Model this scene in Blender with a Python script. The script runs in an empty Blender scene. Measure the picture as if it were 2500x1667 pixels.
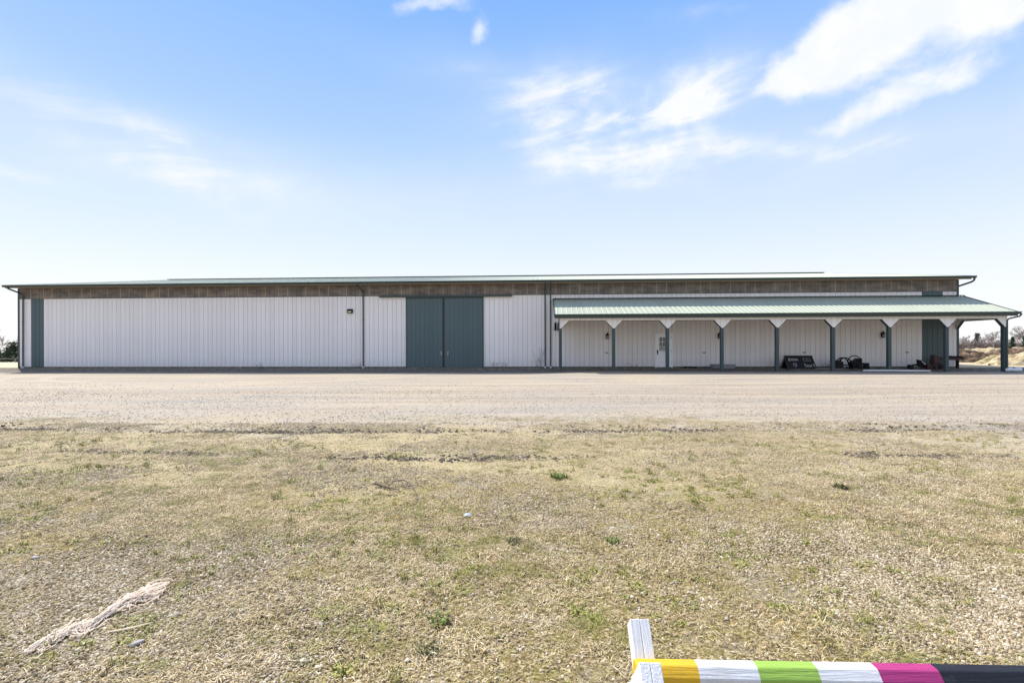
import bpy, math, random
import numpy as np
from mathutils import Vector, Matrix

R = math.radians
random.seed(7)
rng = np.random.default_rng(7)
scene = bpy.context.scene
col = scene.collection

# ------------------------------------------------------------------ frame of the place
TH = math.atan(0.05645)            # the barn's long wall is turned a little to the camera
Z0 = 33.13                         # distance to the wall straight ahead
CAMZ = 1.356                       # eye height over the barn's sill
F = 1250.0                         # focal length in photo pixels
ROLL = 0.00252
HZ = 845.5
ct, st = math.cos(TH), math.sin(TH)

# ------------------------------------------------------------------ camera
cam = bpy.data.cameras.new('camera')
cam.lens = 18.0
cam.sensor_width = 36.0
cam.shift_y = (HZ - 833.5) / 2500
cam.clip_start = 0.05
cam.clip_end = 6000
cam_o = bpy.data.objects.new('camera', cam)
col.objects.link(cam_o)
cam_o.location = (0, 0, CAMZ)
cam_o.rotation_euler = (R(90), ROLL, 0)
scene.camera = cam_o

# ------------------------------------------------------------------ sun, exposure
def wallframe(s, y):               # direction in the barn's frame -> world
    return (s * ct + y * st, -s * st + y * ct)
dx, dy = wallframe(3.9, -3.4)
sun_dir = Vector((dx, dy, -5.45)).normalized()      # the way the light travels
SUN_EL = math.asin(-sun_dir.z)
sl = bpy.data.lights.new('sun', 'SUN')
sl.energy = 3.7
sl.angle = R(0.53)
sl.color = (1.0, 0.94, 0.84)
so = bpy.data.objects.new('sun', sl)
col.objects.link(so)
so.rotation_euler = sun_dir.to_track_quat('-Z', 'Y').to_euler()
so.location = (-30, 60, 60)

vs = scene.view_settings
vs.view_transform = 'Standard'
vs.look = 'None'
vs.exposure = 1.03
vs.gamma = 1.0
vs.use_curve_mapping = False
scene.render.resolution_x, scene.render.resolution_y = 1024, 682
scene.cycles.max_bounces = 6
scene.cycles.diffuse_bounces = 3
scene.cycles.glossy_bounces = 3

# ------------------------------------------------------------------ node helper
class G:
    """tiny expression builder for shader node trees"""
    def __init__(s, nt): s.nt = nt; nt.nodes.clear()
    def n(s, t, **k):
        x = s.nt.nodes.new(t)
        for a, b in k.items(): setattr(x, a, b)
        return x
    def put(s, sock, v):
        if isinstance(v, V): s.nt.links.new(v.o, sock)
        elif v is not None:
            if hasattr(sock, 'default_value') and not isinstance(v, (int, float)) and len(v) == 3 and sock.type == 'RGBA': v = (*v, 1)
            sock.default_value = v
    def m(s, op, a, b=None, c=None):
        x = s.n('ShaderNodeMath', operation=op)
        for i, v in enumerate((a, b, c)):
            if v is not None: s.put(x.inputs[i], v)
        return V(s, x.outputs[0])
    def noise(s, vec, scale, detail=3, rough=.5, dist=0, out=0):
        x = s.n('ShaderNodeTexNoise')
        s.put(x.inputs['Vector'], vec); x.inputs['Scale'].default_value = scale
        x.inputs['Detail'].default_value = detail; x.inputs['Roughness'].default_value = rough
        x.inputs['Distortion'].default_value = dist
        return V(s, x.outputs[out])
    def voro(s, vec, scale, feature='F1', out=0):
        x = s.n('ShaderNodeTexVoronoi', feature=feature)
        s.put(x.inputs['Vector'], vec); x.inputs['Scale'].default_value = scale
        return V(s, x.outputs[out])
    def scale(s, vec, xyz):
        x = s.n('ShaderNodeVectorMath', operation='MULTIPLY')
        s.put(x.inputs[0], vec); x.inputs[1].default_value = xyz
        return V(s, x.outputs[0])
    def mix(s, f, a, b):
        x = s.n('ShaderNodeMix', data_type='RGBA')
        s.put(x.inputs[0], f); s.put(x.inputs[6], a); s.put(x.inputs[7], b)
        return V(s, x.outputs[2])
    def ss(s, v, a, b):
        x = s.n('ShaderNodeMapRange', interpolation_type='SMOOTHSTEP')
        s.put(x.inputs[0], v); s.put(x.inputs[1], a); s.put(x.inputs[2], b)
        return V(s, x.outputs[0])
    def sep(s, vec):
        x = s.n('ShaderNodeSeparateXYZ'); s.put(x.inputs[0], vec)
        return [V(s, o) for o in x.outputs]
    def comb(s, a, b, c):
        x = s.n('ShaderNodeCombineXYZ')
        for i, v in enumerate((a, b, c)): s.put(x.inputs[i], v)
        return V(s, x.outputs[0])
    def ramp(s, f, stops):
        x = s.n('ShaderNodeValToRGB'); s.put(x.inputs[0], f)
        e = x.color_ramp.elements
        while len(e) < len(stops): e.new(.5)
        for el, (p, c) in zip(e, stops): el.position = p; el.color = (*c, 1)
        return V(s, x.outputs[0])
    def pos(s): return V(s, s.n('ShaderNodeNewGeometry').outputs['Position'])
    def obj(s): return V(s, s.n('ShaderNodeTexCoord').outputs['Object'])
    def rnd(s): return V(s, s.n('ShaderNodeObjectInfo').outputs['Random'])
    def attr(s, name, out='Fac'): return V(s, s.n('ShaderNodeAttribute', attribute_name=name).outputs[out])
    def bump(s, h, strength=.3, dist=.01):
        x = s.n('ShaderNodeBump'); x.inputs['Strength'].default_value = strength
        x.inputs['Distance'].default_value = dist; s.put(x.inputs['Height'], h)
        return V(s, x.outputs[0])
    def out(s, color, rough=.8, metal=0, normal=None, spec=.5, trans=0, ior=None):
        p = s.n('ShaderNodeBsdfPrincipled')
        s.put(p.inputs['Base Color'], color); s.put(p.inputs['Roughness'], rough)
        s.put(p.inputs['Metallic'], metal); p.inputs['Specular IOR Level'].default_value = spec
        if trans: p.inputs['Transmission Weight'].default_value = trans
        if normal is not None: s.put(p.inputs['Normal'], normal)
        o = s.n('ShaderNodeOutputMaterial'); s.nt.links.new(p.outputs[0], o.inputs[0])
        return p
class V:
    def __init__(s, g, o): s.g = g; s.o = o
    def __add__(a, b): return a.g.m('ADD', a, b)
    def __radd__(a, b): return a.g.m('ADD', b, a)
    def __sub__(a, b): return a.g.m('SUBTRACT', a, b)
    def __rsub__(a, b): return a.g.m('SUBTRACT', b, a)
    def __mul__(a, b): return a.g.m('MULTIPLY', a, b)
    def __rmul__(a, b): return a.g.m('MULTIPLY', b, a)
    def __truediv__(a, b): return a.g.m('DIVIDE', a, b)
    def clamp(a): x = a.g.m('ADD', a, 0.0); x.o.node.use_clamp = True; return x

# ------------------------------------------------------------------ sky
world = bpy.data.worlds.new('World')
scene.world = world
world.use_nodes = True
g = G(world.node_tree)
sky = g.n('ShaderNodeTexSky', sky_type='NISHITA')
sky.sun_disc = False
sky.sun_elevation = SUN_EL
sky.sun_rotation = math.atan2(-sun_dir.x, -sun_dir.y)
sky.altitude = 200
sky.air_density = 1.0
sky.dust_density = 0.6
sky.ozone_density = 1.6
dirv = V(g, g.n('ShaderNodeTexCoord').outputs['Generated'])
X, Y, Z = g.sep(dirv)
az = g.m('ARCTAN2', X, Y)
el = g.m('ARCSINE', Z)
# thin cirrus and cumulus, laid out by compass direction and elevation
P2 = g.comb(X / (Z + .16), Y / (Z + .16), 0.0)
warp = g.noise(P2, 1.3, 4, .55, 0, 1)
wx = g.n('ShaderNodeVectorMath', operation='MULTIPLY_ADD')
g.put(wx.inputs[0], warp); wx.inputs[1].default_value = (.55, .55, 0); g.put(wx.inputs[2], P2)
Pw = V(g, wx.outputs[0])
n_fine = g.noise(Pw, 2.2, 9, .58)
n_mid = g.noise(g.comb(az * 3.0, el * 7.0, 0.0), 2.4, 8, .56, .5)
n_streak = g.noise(g.comb(az * 2.0 + el * 1.4, el * 11.0 - az * 1.6, 3.0), 1.3, 9, .6, 1.1)
n_puff = g.noise(g.comb(az * 9.0, el * 11.0, 5.0), 1.35, 12, .62, .25)
n_wob = g.noise(g.comb(az * 4.0, el * 4.0, 9.0), 1.6, 4, .5)
n_wob2 = g.noise(g.comb(az * 4.0, el * 4.0, 17.0), 1.6, 4, .5)
azw = az + (n_wob - .5) * .12
elw = el + (n_wob2 - .5) * .08
def ae(px, py):
    u, v = (px - 1250) / F, (HZ - py) / F
    a = math.atan(u)
    return a, math.atan(v * math.cos(a))
def blob(px, py, rx, ry, rot, w=1.0, warped=True):
    a0, e0 = ae(px, py)
    k = math.cos(a0) ** 2 / F
    rxx, ryy = rx * k * 1.15, ry * math.cos(a0) / F
    A, E = (azw, elw) if warped else (az, el)
    da, de = A - a0, E - e0
    c, s_ = math.cos(rot), math.sin(rot)
    p = (da * c + de * s_) * (1 / rxx)
    q = (de * c - da * s_) * (1 / ryy)
    r2 = p * p + q * q
    return g.m('POWER', 2.718, r2 * -1.0) * w
def total(l):
    t = l[0]
    for b in l[1:]: t = t + b
    return t
cumulus = total([blob(2240, 15, 210, 88, .42, 1.3), blob(2060, 85, 120, 78, .3, 1.1), blob(2450, 0, 180, 50, .35, 1.1),
                 blob(2130, 120, 150, 40, .3, .35), blob(1950, 160, 90, 45, .5, .75), blob(2180, 248, 185, 36, .24, 1.0),
                 blob(2290, 222, 60, 20, .2, .3), blob(1690, 195, 75, 24, .2, .38), blob(1170, 75, 38, 28, .4, 1.0),
                 blob(1055, 8, 100, 24, .1, .95), blob(1880, 222, 34, 20, .3, .42)])
wisps = total([blob(1650, 285, 170, 80, .3, .85), blob(1600, 340, 330, 90, .0, .35), blob(1390, 275, 150, 42, -.12, .9), blob(1560, 190, 170, 36, -.1, .45),
               blob(1460, 400, 170, 42, -.3, .75), blob(1780, 380, 270, 26, -.08, .55), blob(2060, 360, 200, 18, -.1, .42),
               blob(1240, 190, 230, 26, -.12, .5), blob(380, 345, 260, 60, -.22, .85), blob(60, 415, 170, 26, -.1, .75),
               blob(430, 445, 190, 30, -.25, .5), blob(710, 455, 80, 30, .1, .25), blob(1700, 20, 150, 26, -.05, .35),
               blob(1870, 470, 200, 12, .15, .25), blob(640, 210, 220, 20, .6, .14), blob(2450, 540, 200, 20, 0., .2)])
front = g.ss(Y, -.1, .25) * g.ss(az, -.95, -.75) * (1.0 - g.ss(az, .75, .95)) * (1.0 - g.ss(el, .62, .8))
# beyond the picture loose clouds go on, thickened to whiten the ambient light
else_c = (1.0 - front) * g.ss(n_fine, .40, .64) * .85
c_cum = g.ss(cumulus + (n_puff - .5) * 1.35 * g.ss(cumulus, .02, .45) + (n_streak - .5) * .6 * g.ss(cumulus, .02, .3), .26, 1.12)
veil_b = total([blob(1640, 300, 420, 130, .0, .34), blob(1300, 190, 280, 45, -.1, .22), blob(380, 370, 420, 90, -.15, .30), blob(1000, 480, 500, 60, .0, .16), blob(2150, 360, 320, 60, .0, .20)])
c_wis = (g.ss(wisps * (g.ss(n_streak, .32, .74) * .8 + g.ss(n_mid, .34, .72) * .35 + g.ss(n_puff, .36, .70) * .3), .04, 1.0) * .74 + veil_b * (n_streak * .9 + .35)).clamp()
cloud = (c_cum + c_wis * (1.0 - c_cum) + else_c).clamp()
skyc = V(g, sky.outputs[0])
hs = g.n('ShaderNodeHueSaturation'); hs.inputs['Saturation'].default_value = 1.30
g.put(hs.inputs['Color'], skyc)
grad = g.ramp(g.m('MAXIMUM', Z, 0.0), [(0, (.95, .955, .97)), (.11, (.85, .895, .96)), (.22, (.68, .79, .98)), (.38, (.40, .60, .98)), (.56, (.235, .46, .95)), (1, (.18, .40, .92))])
gs = g.n('ShaderNodeVectorMath', operation='SCALE'); g.put(gs.inputs[0], grad); gs.inputs[3].default_value = 5.35
veil = g.mix(.955, V(g, hs.outputs[0]), V(g, gs.outputs[0]))
# thicker parts of the cloud are a little greyer underneath
cl_col = g.mix(g.ss(n_puff, .35, .7), (4.75, 4.9, 5.2), (5.25, 5.15, 5.05))
full = g.mix(cloud * .90, veil, cl_col)
bg = g.n('ShaderNodeBackground')
g.put(bg.inputs[0], full)
bg.inputs[1].default_value = 0.10
wo = g.n('ShaderNodeOutputWorld')
g.nt.links.new(bg.outputs[0], wo.inputs[0])

# ------------------------------------------------------------------ terrain
def _hash(ix, iy, seed):
    h = (ix.astype(np.int64) * 374761393 + iy.astype(np.int64) * 668265263 + seed * 1442695041) & 0x7fffffff
    h = ((h ^ (h >> 13)) * 1274126177) & 0x7fffffff
    return ((h ^ (h >> 16)) & 0xffff) / 65535.0
def vnoise(x, y, seed=0):
    x = np.asarray(x, float); y = np.asarray(y, float)
    ix, iy = np.floor(x), np.floor(y)
    fx, fy = x - ix, y - iy
    fx = fx * fx * (3 - 2 * fx); fy = fy * fy * (3 - 2 * fy)
    a, b = _hash(ix, iy, seed), _hash(ix + 1, iy, seed)
    c, d = _hash(ix, iy + 1, seed), _hash(ix + 1, iy + 1, seed)
    return (a * (1 - fx) + b * fx) * (1 - fy) + (c * (1 - fx) + d * fx) * fy
def fbm(x, y, seed=0, o=4):
    t, a, s = 0, .5, 0
    for i in range(o):
        t = t + a * vnoise(np.asarray(x) * 2 ** i, np.asarray(y) * 2 ** i, seed + i * 17); s += a; a *= .5
    return t / s
def sstep(v, a, b):
    t = np.clip((v - a) / (b - a), 0, 1); return t * t * (3 - 2 * t)
RUTS = ((9.55, -.012, .55), (7.3, -.035, .42))      # distance, drift to the right, half width
def wander(x, d): return .22 * (vnoise(x * .35, x * 0 + d, 5) - .5) + .75 * (vnoise(x * .13 + d, x * 0 + 2.2, 15) - .5)
def rut(x, y):
    h = 0
    for d, k, w in RUTS:
        c = d + k * x + wander(x, d)
        t = (y - c) / w
        h = h - .035 * np.exp(-t * t * 5) + .03 * np.exp(-(t - .75) ** 2 * 7) + .022 * np.exp(-(t + .75) ** 2 * 7)
    return h * (.15 + 1.1 * sstep(vnoise(x * .22 + 3, y * 0 + 7.3, 9), .3, .75))
def ground(x, y, fine=True):
    x = np.asarray(x, float); y = np.asarray(y, float)
    out = -(st * x + ct * (y - Z0)); s = ct * x - st * (y - Z0)
    L = np.where(True, -.2 + .07 * sstep(s, 0, 5), 0)
    z = -.035 + (L + .035) * sstep(out, .1, 5.2)
    z = z + (-.2 - L) * sstep(out, 6, 12)
    back = sstep(out, .0, -8)
    z = z * (1 - back) - .08 * back
    # the fields fall away beyond a low crest
    m = .026 + (.0095 - .026) * sstep(x, -25, 10)
    yc = 50 + 75 * sstep(x, -25, 10)
    z = z - np.maximum(y - yc, 0) * m
    z = z + .05 * (fbm(x * .12, y * .12, 3) - .5) * sstep(out, 4.5, 8)
    z = z + .25 * (fbm(x * .05, y * .05, 13) - .5) * sstep(y, 45, 80)
    if fine:
        near = 1 - sstep(y, 9.5, 13)
        z = z + rut(x, y) * (1 - sstep(y, 12, 16))
        z = z + .045 * (fbm(x * 1.6, y * 1.6, 21) - .5) * near + .014 * (fbm(x * 9, y * 9, 31, 3) - .5) * near
        z = z + .035 * (fbm(x * .22, y * .45, 41, 2) - .5) * (1 - near) * sstep(out, .3, 2) * (1 - sstep(y, 60, 80))
    return z
def W(s, out, z=0.0):
    return Vector((s * ct - out * st, Z0 - s * st - out * ct, z))
def WG(s, out):
    p = W(s, out); return Vector((p.x, p.y, float(ground(p.x, p.y))))
def at(px, py, lift=0.0):
    """the point of the ground seen at a photo pixel"""
    u, v = px - 1250, py - HZ
    c, s_ = math.cos(ROLL), math.sin(ROLL)
    u, v = u * c - v * s_, u * s_ + v * c
    y = 1.3 * F / max(v, 4)
    for _ in range(40):
        zz = float(ground(u / F * y, y))
        y = .5 * y + .5 * (CAMZ - zz) * F / max(v, 4)
    return Vector((u / F * y, y, float(ground(u / F * y, y)) + lift))

# ------------------------------------------------------------------ mesh helpers
class MB:
    def __init__(s): s.v = []; s.f = []; s.mi = []; s.m = 0
    def box(s, x0, x1, y0, y1, z0, z1):
        b = len(s.v)
        s.v += [(x0, y0, z0), (x1, y0, z0), (x1, y1, z0), (x0, y1, z0), (x0, y0, z1), (x1, y0, z1), (x1, y1, z1), (x0, y1, z1)]
        for q in ((0, 3, 2, 1), (4, 5, 6, 7), (0, 1, 5, 4), (1, 2, 6, 5), (2, 3, 7, 6), (3, 0, 4, 7)):
            s.f.append(tuple(b + i for i in q)); s.mi.append(s.m)
        return s
    def prism(s, poly, a0, a1, axis='y'):
        """poly: 2-D outline in the plane normal to the axis"""
        b = len(s.v); n = len(poly)
        for a in (a0, a1):
            for p, q in poly:
                s.v.append({'y': (p, a, q), 'x': (a, p, q), 'z': (p, q, a)}[axis])
        s.f.append(tuple(b + i for i in range(n))); s.mi.append(s.m)
        s.f.append(tuple(b + n + i for i in reversed(range(n)))); s.mi.append(s.m)
        for i in range(n):
            j = (i + 1) % n
            s.f.append((b + j, b + i, b + n + i, b + n + j)); s.mi.append(s.m)
        return s
    def tube(s, pts, r, seg=6, flat=1.0, twist=0.0, cap=True):
        pts = [Vector(p) for p in pts]; n = len(pts)
        rs = r if isinstance(r, (list, tuple)) else [r] * n
        b = len(s.v); up = Vector((0, 0, 1))
        d0 = (pts[1] - pts[0]).normalized()
        if abs(d0.z) > .95: up = Vector((0, 1, 0))
        for i, p in enumerate(pts):
            d = (pts[min(i + 1, n - 1)] - pts[max(i - 1, 0)]).normalized()
            a = d.cross(up)
            a = a.normalized() if a.length > 1e-4 else Vector((1, 0, 0))
            c = a.cross(d).normalized()
            up = c
            for k in range(seg):
                t = 2 * math.pi * (k + .5) / seg + twist
                s.v.append(tuple(p + a * math.cos(t) * rs[i] + c * math.sin(t) * rs[i] * flat))
        for i in range(n - 1):
            for k in range(seg):
                q = (k + 1) % seg
                s.f.append((b + i * seg + k, b + i * seg + q, b + (i + 1) * seg + q, b + (i + 1) * seg + k)); s.mi.append(s.m)
        if cap and seg > 2:
            s.f.append(tuple(b + k for k in reversed(range(seg)))); s.mi.append(s.m)
            s.f.append(tuple(b + (n - 1) * seg + k for k in range(seg))); s.mi.append(s.m)
        return s
    def lathe(s, prof, c=(0, 0, 0), seg=12):
        b = len(s.v); n = len(prof)
        for r, z in prof:
            for k in range(seg):
                t = 2 * math.pi * k / seg
                s.v.append((c[0] + r * math.cos(t), c[1] + r * math.sin(t), c[2] + z))
        for i in range(n - 1):
            for k in range(seg):
                q = (k + 1) % seg
                s.f.append((b + i * seg + k, b + i * seg + q, b + (i + 1) * seg + q, b + (i + 1) * seg + k)); s.mi.append(s.m)
        s.f.append(tuple(b + k for k in reversed(range(seg)))); s.mi.append(s.m)
        s.f.append(tuple(b + (n - 1) * seg + k for k in range(seg))); s.mi.append(s.m)
        return s
    def mesh(s, name, mats, smooth=False):
        me = bpy.data.meshes.new(name)
        me.from_pydata([tuple(v) for v in s.v], [], s.f)
        for m in (mats if isinstance(mats, (list, tuple)) else [mats]): me.materials.append(m)
        me.polygons.foreach_set('material_index', s.mi)
        if smooth: me.polygons.foreach_set('use_smooth', [True] * len(s.f))
        me.update()
        return me
    def build(s, name, mats, parent=None, loc=(0, 0, 0), rot=(0, 0, 0), smooth=False):
        return link(name, s.mesh(name, mats, smooth), parent, loc, rot)
def link(name, me, parent=None, loc=(0, 0, 0), rot=(0, 0, 0)):
    o = bpy.data.objects.new(name, me)
    col.objects.link(o)
    o.parent = parent; o.location = loc; o.rotation_euler = rot
    return o
def tag(o, label, cat, group=None, kind=None):
    if label: o['label'] = label
    if cat: o['category'] = cat
    if group: o['group'] = group
    if kind: o['kind'] = kind
    return o
def thing(name, label, cat, loc=(0, 0, 0), rz=0.0, group=None):
    return tag(link(name, None, None, loc, (0, 0, rz)), label, cat, group)
def copy_tree(o, parent=None):
    c = o.copy(); col.objects.link(c); c.parent = parent
    for ch in list(o.children): copy_tree(ch, c)
    return c

# ------------------------------------------------------------------ materials
def mat(name):
    m = bpy.data.materials.new(name); m.use_nodes = True
    return m, G(m.node_tree)
def paint(name, c, rough=.55, var=.12, bump=.15, scale=6., metal=0., spec=.5, dirt=None):
    m, g = mat(name)
    p = g.obj()
    n = g.noise(p, scale, 5, .6)
    f = 1.0 - var + (n * 2 * var) + (g.rnd() - .5) * var
    c2 = g.n('ShaderNodeMix', data_type='RGBA', blend_type='MULTIPLY'); c2.inputs[0].default_value = 1
    g.put(c2.inputs[6], c); g.put(c2.inputs[7], g.comb(f, f, f))
    cc = V(g, c2.outputs[2])
    if dirt: cc = g.mix(g.ss(g.noise(p, scale * .4, 6, .7), .52, .75) * dirt[1], cc, dirt[0])
    g.out(cc, rough, metal, g.bump(g.noise(p, scale * 14, 3), bump, .004) if bump else None, spec)
    return m
M = {}
M['siding_back'] = paint('siding_shadow_joint', (.42, .42, .44), .8, .05, 0)
def siding(name, base, dirtc):
    m, g = mat(name)
    p = g.pos(); x, y, z = g.sep(p)
    grain = g.noise(g.scale(p, (26, 26, .9)), 1.0, 4, .6)
    blot = g.noise(g.scale(p, (.5, .5, .8)), 1.0, 5, .6)
    splash = (1.0 - g.ss(z, .0, .75)) * g.noise(g.scale(p, (3.5, 3.5, 1.2)), 1.0, 5, .65)
    f = .93 + grain * .08 + (g.rnd() - .5) * .07 + (blot - .5) * .07
    c2 = g.n('ShaderNodeMix', data_type='RGBA', blend_type='MULTIPLY'); c2.inputs[0].default_value = 1
    g.put(c2.inputs[6], base); g.put(c2.inputs[7], g.comb(f, f, f))
    cc = g.mix((splash * .55).clamp(), V(g, c2.outputs[2]), dirtc)
    g.out(cc, .62, 0, g.bump(grain, .35, .004), .35)
    return m
M['siding'] = siding('painted_siding', (.87, .835, .82), (.52, .50, .50))
M['green_siding'] = siding('green_siding', (.092, .135, .142), (.10, .12, .12))
M['post_green'] = siding('green_post', (.055, .085, .088), (.08, .09, .09))
M['white_trim'] = siding('white_trim', (.80, .79, .77), (.5, .48, .45))
M['door_white'] = paint('gloss_white_door', (.92, .92, .94), .4, .04, 0)
def rawwood():
    m, g = mat('weathered_plywood')
    p = g.pos(); x, y, z = g.sep(p); r = g.rnd()
    grain = g.noise(g.scale(p, (40, 40, 3.5)), 1.0, 5, .65)
    blot = g.noise(g.scale(p, (1.1, 1.1, 3.2)), 1.0, 5, .62)
    fine = g.noise(p, 24, 3, .7)
    c = g.mix(g.ss(blot, .3, .72), (.13, .118, .110), (.265, .235, .205))
    c = g.mix(g.ss(g.noise(g.scale(p, (.35, .35, .4)), 1.0, 3), .52, .75) * .5, c, (.115, .10, .115))
    c = g.mix(g.ss(grain, .45, .8) * .5, c, (.30, .25, .20))
    c = g.mix(g.ss(r, .86, .97) * g.ss(blot, .35, .7) * .5, c, (.36, .26, .17))
    c = g.mix(g.ss(fine, .6, .8) * .3, c, (.08, .075, .075))
    g.out(c, .85, 0, g.bump(grain, .5, .004), .25)
    return m
M['raw'] = rawwood()
M['raw_back'] = paint('soffit_wood', (.30, .22, .14), .85, .25, .2, 3)
M['joint'] = paint('pale_joint', (.42, .36, .30), .8, .25, .1, 3)
M['raw_dark'] = paint('dark_joint', (.05, .045, .045), .9, .2, 0)
M['skirt'] = paint('treated_skirt_board', (.11, .105, .105), .85, .3, .3, 3)
M['green_trim'] = paint('dark_green_trim', (.040, .062, .060), .42, .10, .0, 2.5)
M['green_light'] = paint('green_gutter_lip', (.07, .105, .098), .38, .10, .0, 2.5)
def roofmat():
    m, g = mat('green_metal_roofing')
    p = g.pos()
    streak = g.noise(g.scale(p, (5, .5, .5)), 1.0, 5, .6)
    blot = g.noise(p, .7, 4, .6)
    f = .9 + streak * .12 + (blot - .5) * .12 + (g.rnd() - .5) * .06
    c2 = g.n('ShaderNodeMix', data_type='RGBA', blend_type='MULTIPLY'); c2.inputs[0].default_value = 1
    g.put(c2.inputs[6], (.42, .455, .365)); g.put(c2.inputs[7], g.comb(f, f, f))
    g.out(V(g, c2.outputs[2]), .55, 0, None, .3)
    return m
M['roof'] = roofmat()
M['dark'] = paint('black_metal', (.007, .007, .008), .6, .3, .2, 5, spec=.2)
M['blackboard'] = paint('black_painted_ply', (.012, .012, .014), .7, .3, .4, 4, dirt=((.05, .048, .048), .3))
M['chalk'] = paint('white_lettering', (.72, .70, .70), .8, .1, 0)
M['red'] = paint('dark_red_paint', (.048, .008, .011), .5, .35, .2, 5, dirt=((.02, .008, .007), .7))
M['pale_wood'] = paint('pale_lumber', (.62, .55, .44), .8, .15, .1)
M['brownwood'] = paint('dark_brown_wood', (.035, .022, .020), .8, .3, .3, 5)
M['greywood'] = paint('grey_weathered_board', (.20, .18, .165), .85, .3, .4, 5)
M['bolt'] = paint('white_bolt', (.8, .8, .8), .4, .03, 0)
M['boot'] = paint('white_plastic_boot', (.68, .68, .70), .5, .08, 0)
M['grey'] = paint('grey_metal', (.28, .28, .29), .5, .15, .1)
M['concrete'] = paint('grey_galvanised', (.24, .235, .24), .7, .2, .3)
M['tyre'] = paint('tyre_rubber', (.008, .008, .008), .85, .2, .4)
def glass():
    m, g = mat('window_glass')
    g.out((.03, .034, .04), .06, 0, None, .8)
    return m
M['glass'] = glass()
def lampglass():
    m, g = mat('lantern_glass'); g.out((.35, .35, .34), .15, 0, None, .6); return m
M['lamp_glass'] = lampglass()
def wrap():
    m, g = mat('white_plastic_film')
    p = g.obj(); n = g.noise(p, 9, 5, .6)
    g.out(g.mix(n, (.62, .66, .72), (.78, .8, .84)), .35, 0, g.bump(n, .8, .02), .5)
    return m
M['wrap'] = wrap()
def bark(name, a, b):
    m, g = mat(name); p = g.obj(); n = g.noise(g.scale(p, (2, 2, .7)), 2.0, 4)
    g.out(g.mix(n, a, b), .9, 0, None, .2); return m
M['bark'] = bark('bare_tree_bark', (.11, .088, .080), (.24, .20, .185))
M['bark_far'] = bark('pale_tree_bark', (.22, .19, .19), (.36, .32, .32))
def leafmat(name, a, b, sc=1.2):
    m, g = mat(name); n = g.noise(g.pos(), sc, 4, .6)
    g.out(g.mix(g.ss(n, .3, .7), a, b), .8, 0, None, .25); return m
M['needles'] = leafmat('spruce_needles', (.018, .034, .022), (.075, .105, .055))
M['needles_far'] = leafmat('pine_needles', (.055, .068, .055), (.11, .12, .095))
M['brush'] = leafmat('bare_brush', (.13, .095, .095), (.24, .19, .18), .6)
M['twig'] = paint('dead_twig', (.09, .065, .05), .9, .3, .3)
M['stalk'] = paint('dry_weed_stalk', (.13, .105, .08), .9, .3, 0)

# ---- ground
def near_field(g):
    """shared ground colour logic"""
gm, g = mat('gravel_and_dry_turf')
p = g.pos(); x, y, z = g.sep(p)
outd = (x * st + (y - Z0) * ct) * -1.0
wob = g.noise(g.scale(p, (.35, .9, 1)), 1.0, 5, .6)
yeff = y + g.m('MAXIMUM', x - 2.5, 0.0) * .33 + (wob - .5) * 7.5
grassy = 1.0 - g.ss(yeff, 7.6, 12.4)
big = g.noise(g.scale(p, (.22, .6, 1)), 1.0, 4, .55)
streak = g.noise(g.scale(p, (.16, 2.1, 1)), 1.0, 6, .62, .3)
track = g.noise(g.scale(p, (.05, 1.2, 1)), 1.0, 3, .5, .2)
# packed lot
v1 = g.voro(p, 38, 'F1', 1); v1r, v1g, v1b = g.sep(v1)
v2 = g.voro(p, 15, 'F1', 1); v2r, _, _ = g.sep(v2)
peb = g.noise(p, 55, 3, .7)
lot = g.mix(g.ss(big, .3, .7), (.365, .305, .228), (.29, .263, .227))
lot = g.mix(g.ss(streak, .46, .58) * .6, lot, (.43, .36, .27))
lot = g.mix(g.ss(track, .5, .62) * .5, lot, (.30, .235, .175))
# faint wheel marks sweeping towards the sliding doors
rad = g.m('SQRT', (x + 16.0) * (x + 16.0) + (y - 32.0) * (y - 32.0))
tm_ = g.m('ABSOLUTE', g.m('ABSOLUTE', rad - 10.6) - .85)
lot = g.mix((1.0 - g.ss(tm_ + (streak - .5) * .4, .12, .34)) * .4 * g.ss(y, 19.0, 24.0), lot, (.47, .395, .30))
lng = g.m('ABSOLUTE', g.m('ABSOLUTE', y + (track - .5) * 1.2 + x * .01 - 20.6) - .9)
lot = g.mix((1.0 - g.ss(lng + (streak - .5) * .5, .12, .36)) * .45, lot, (.46, .385, .29))
stony = g.ss(g.noise(g.scale(p, (.25, .55, 1)), 1.0, 4, .6), .42, .62)
stony = (stony * .45 + (1.0 - g.ss(y, 10.0, 17.0)) * .6).clamp()
stone_c = g.ramp(v1r, [(0, (.12, .105, .10)), (.3, (.26, .23, .205)), (.6, (.37, .33, .29)), (1, (.56, .52, .47))])
stone_c2 = g.ramp(v2r, [(0, (.23, .20, .175)), (.35, (.30, .265, .225)), (.75, (.36, .315, .27)), (1, (.46, .42, .37))])
stone = g.mix(.45, stone_c, stone_c2)
lot = g.mix(stony * .5, lot, stone)
lot = g.mix(g.ss(peb, .64, .78) * .3, lot, (.18, .15, .125))
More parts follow.
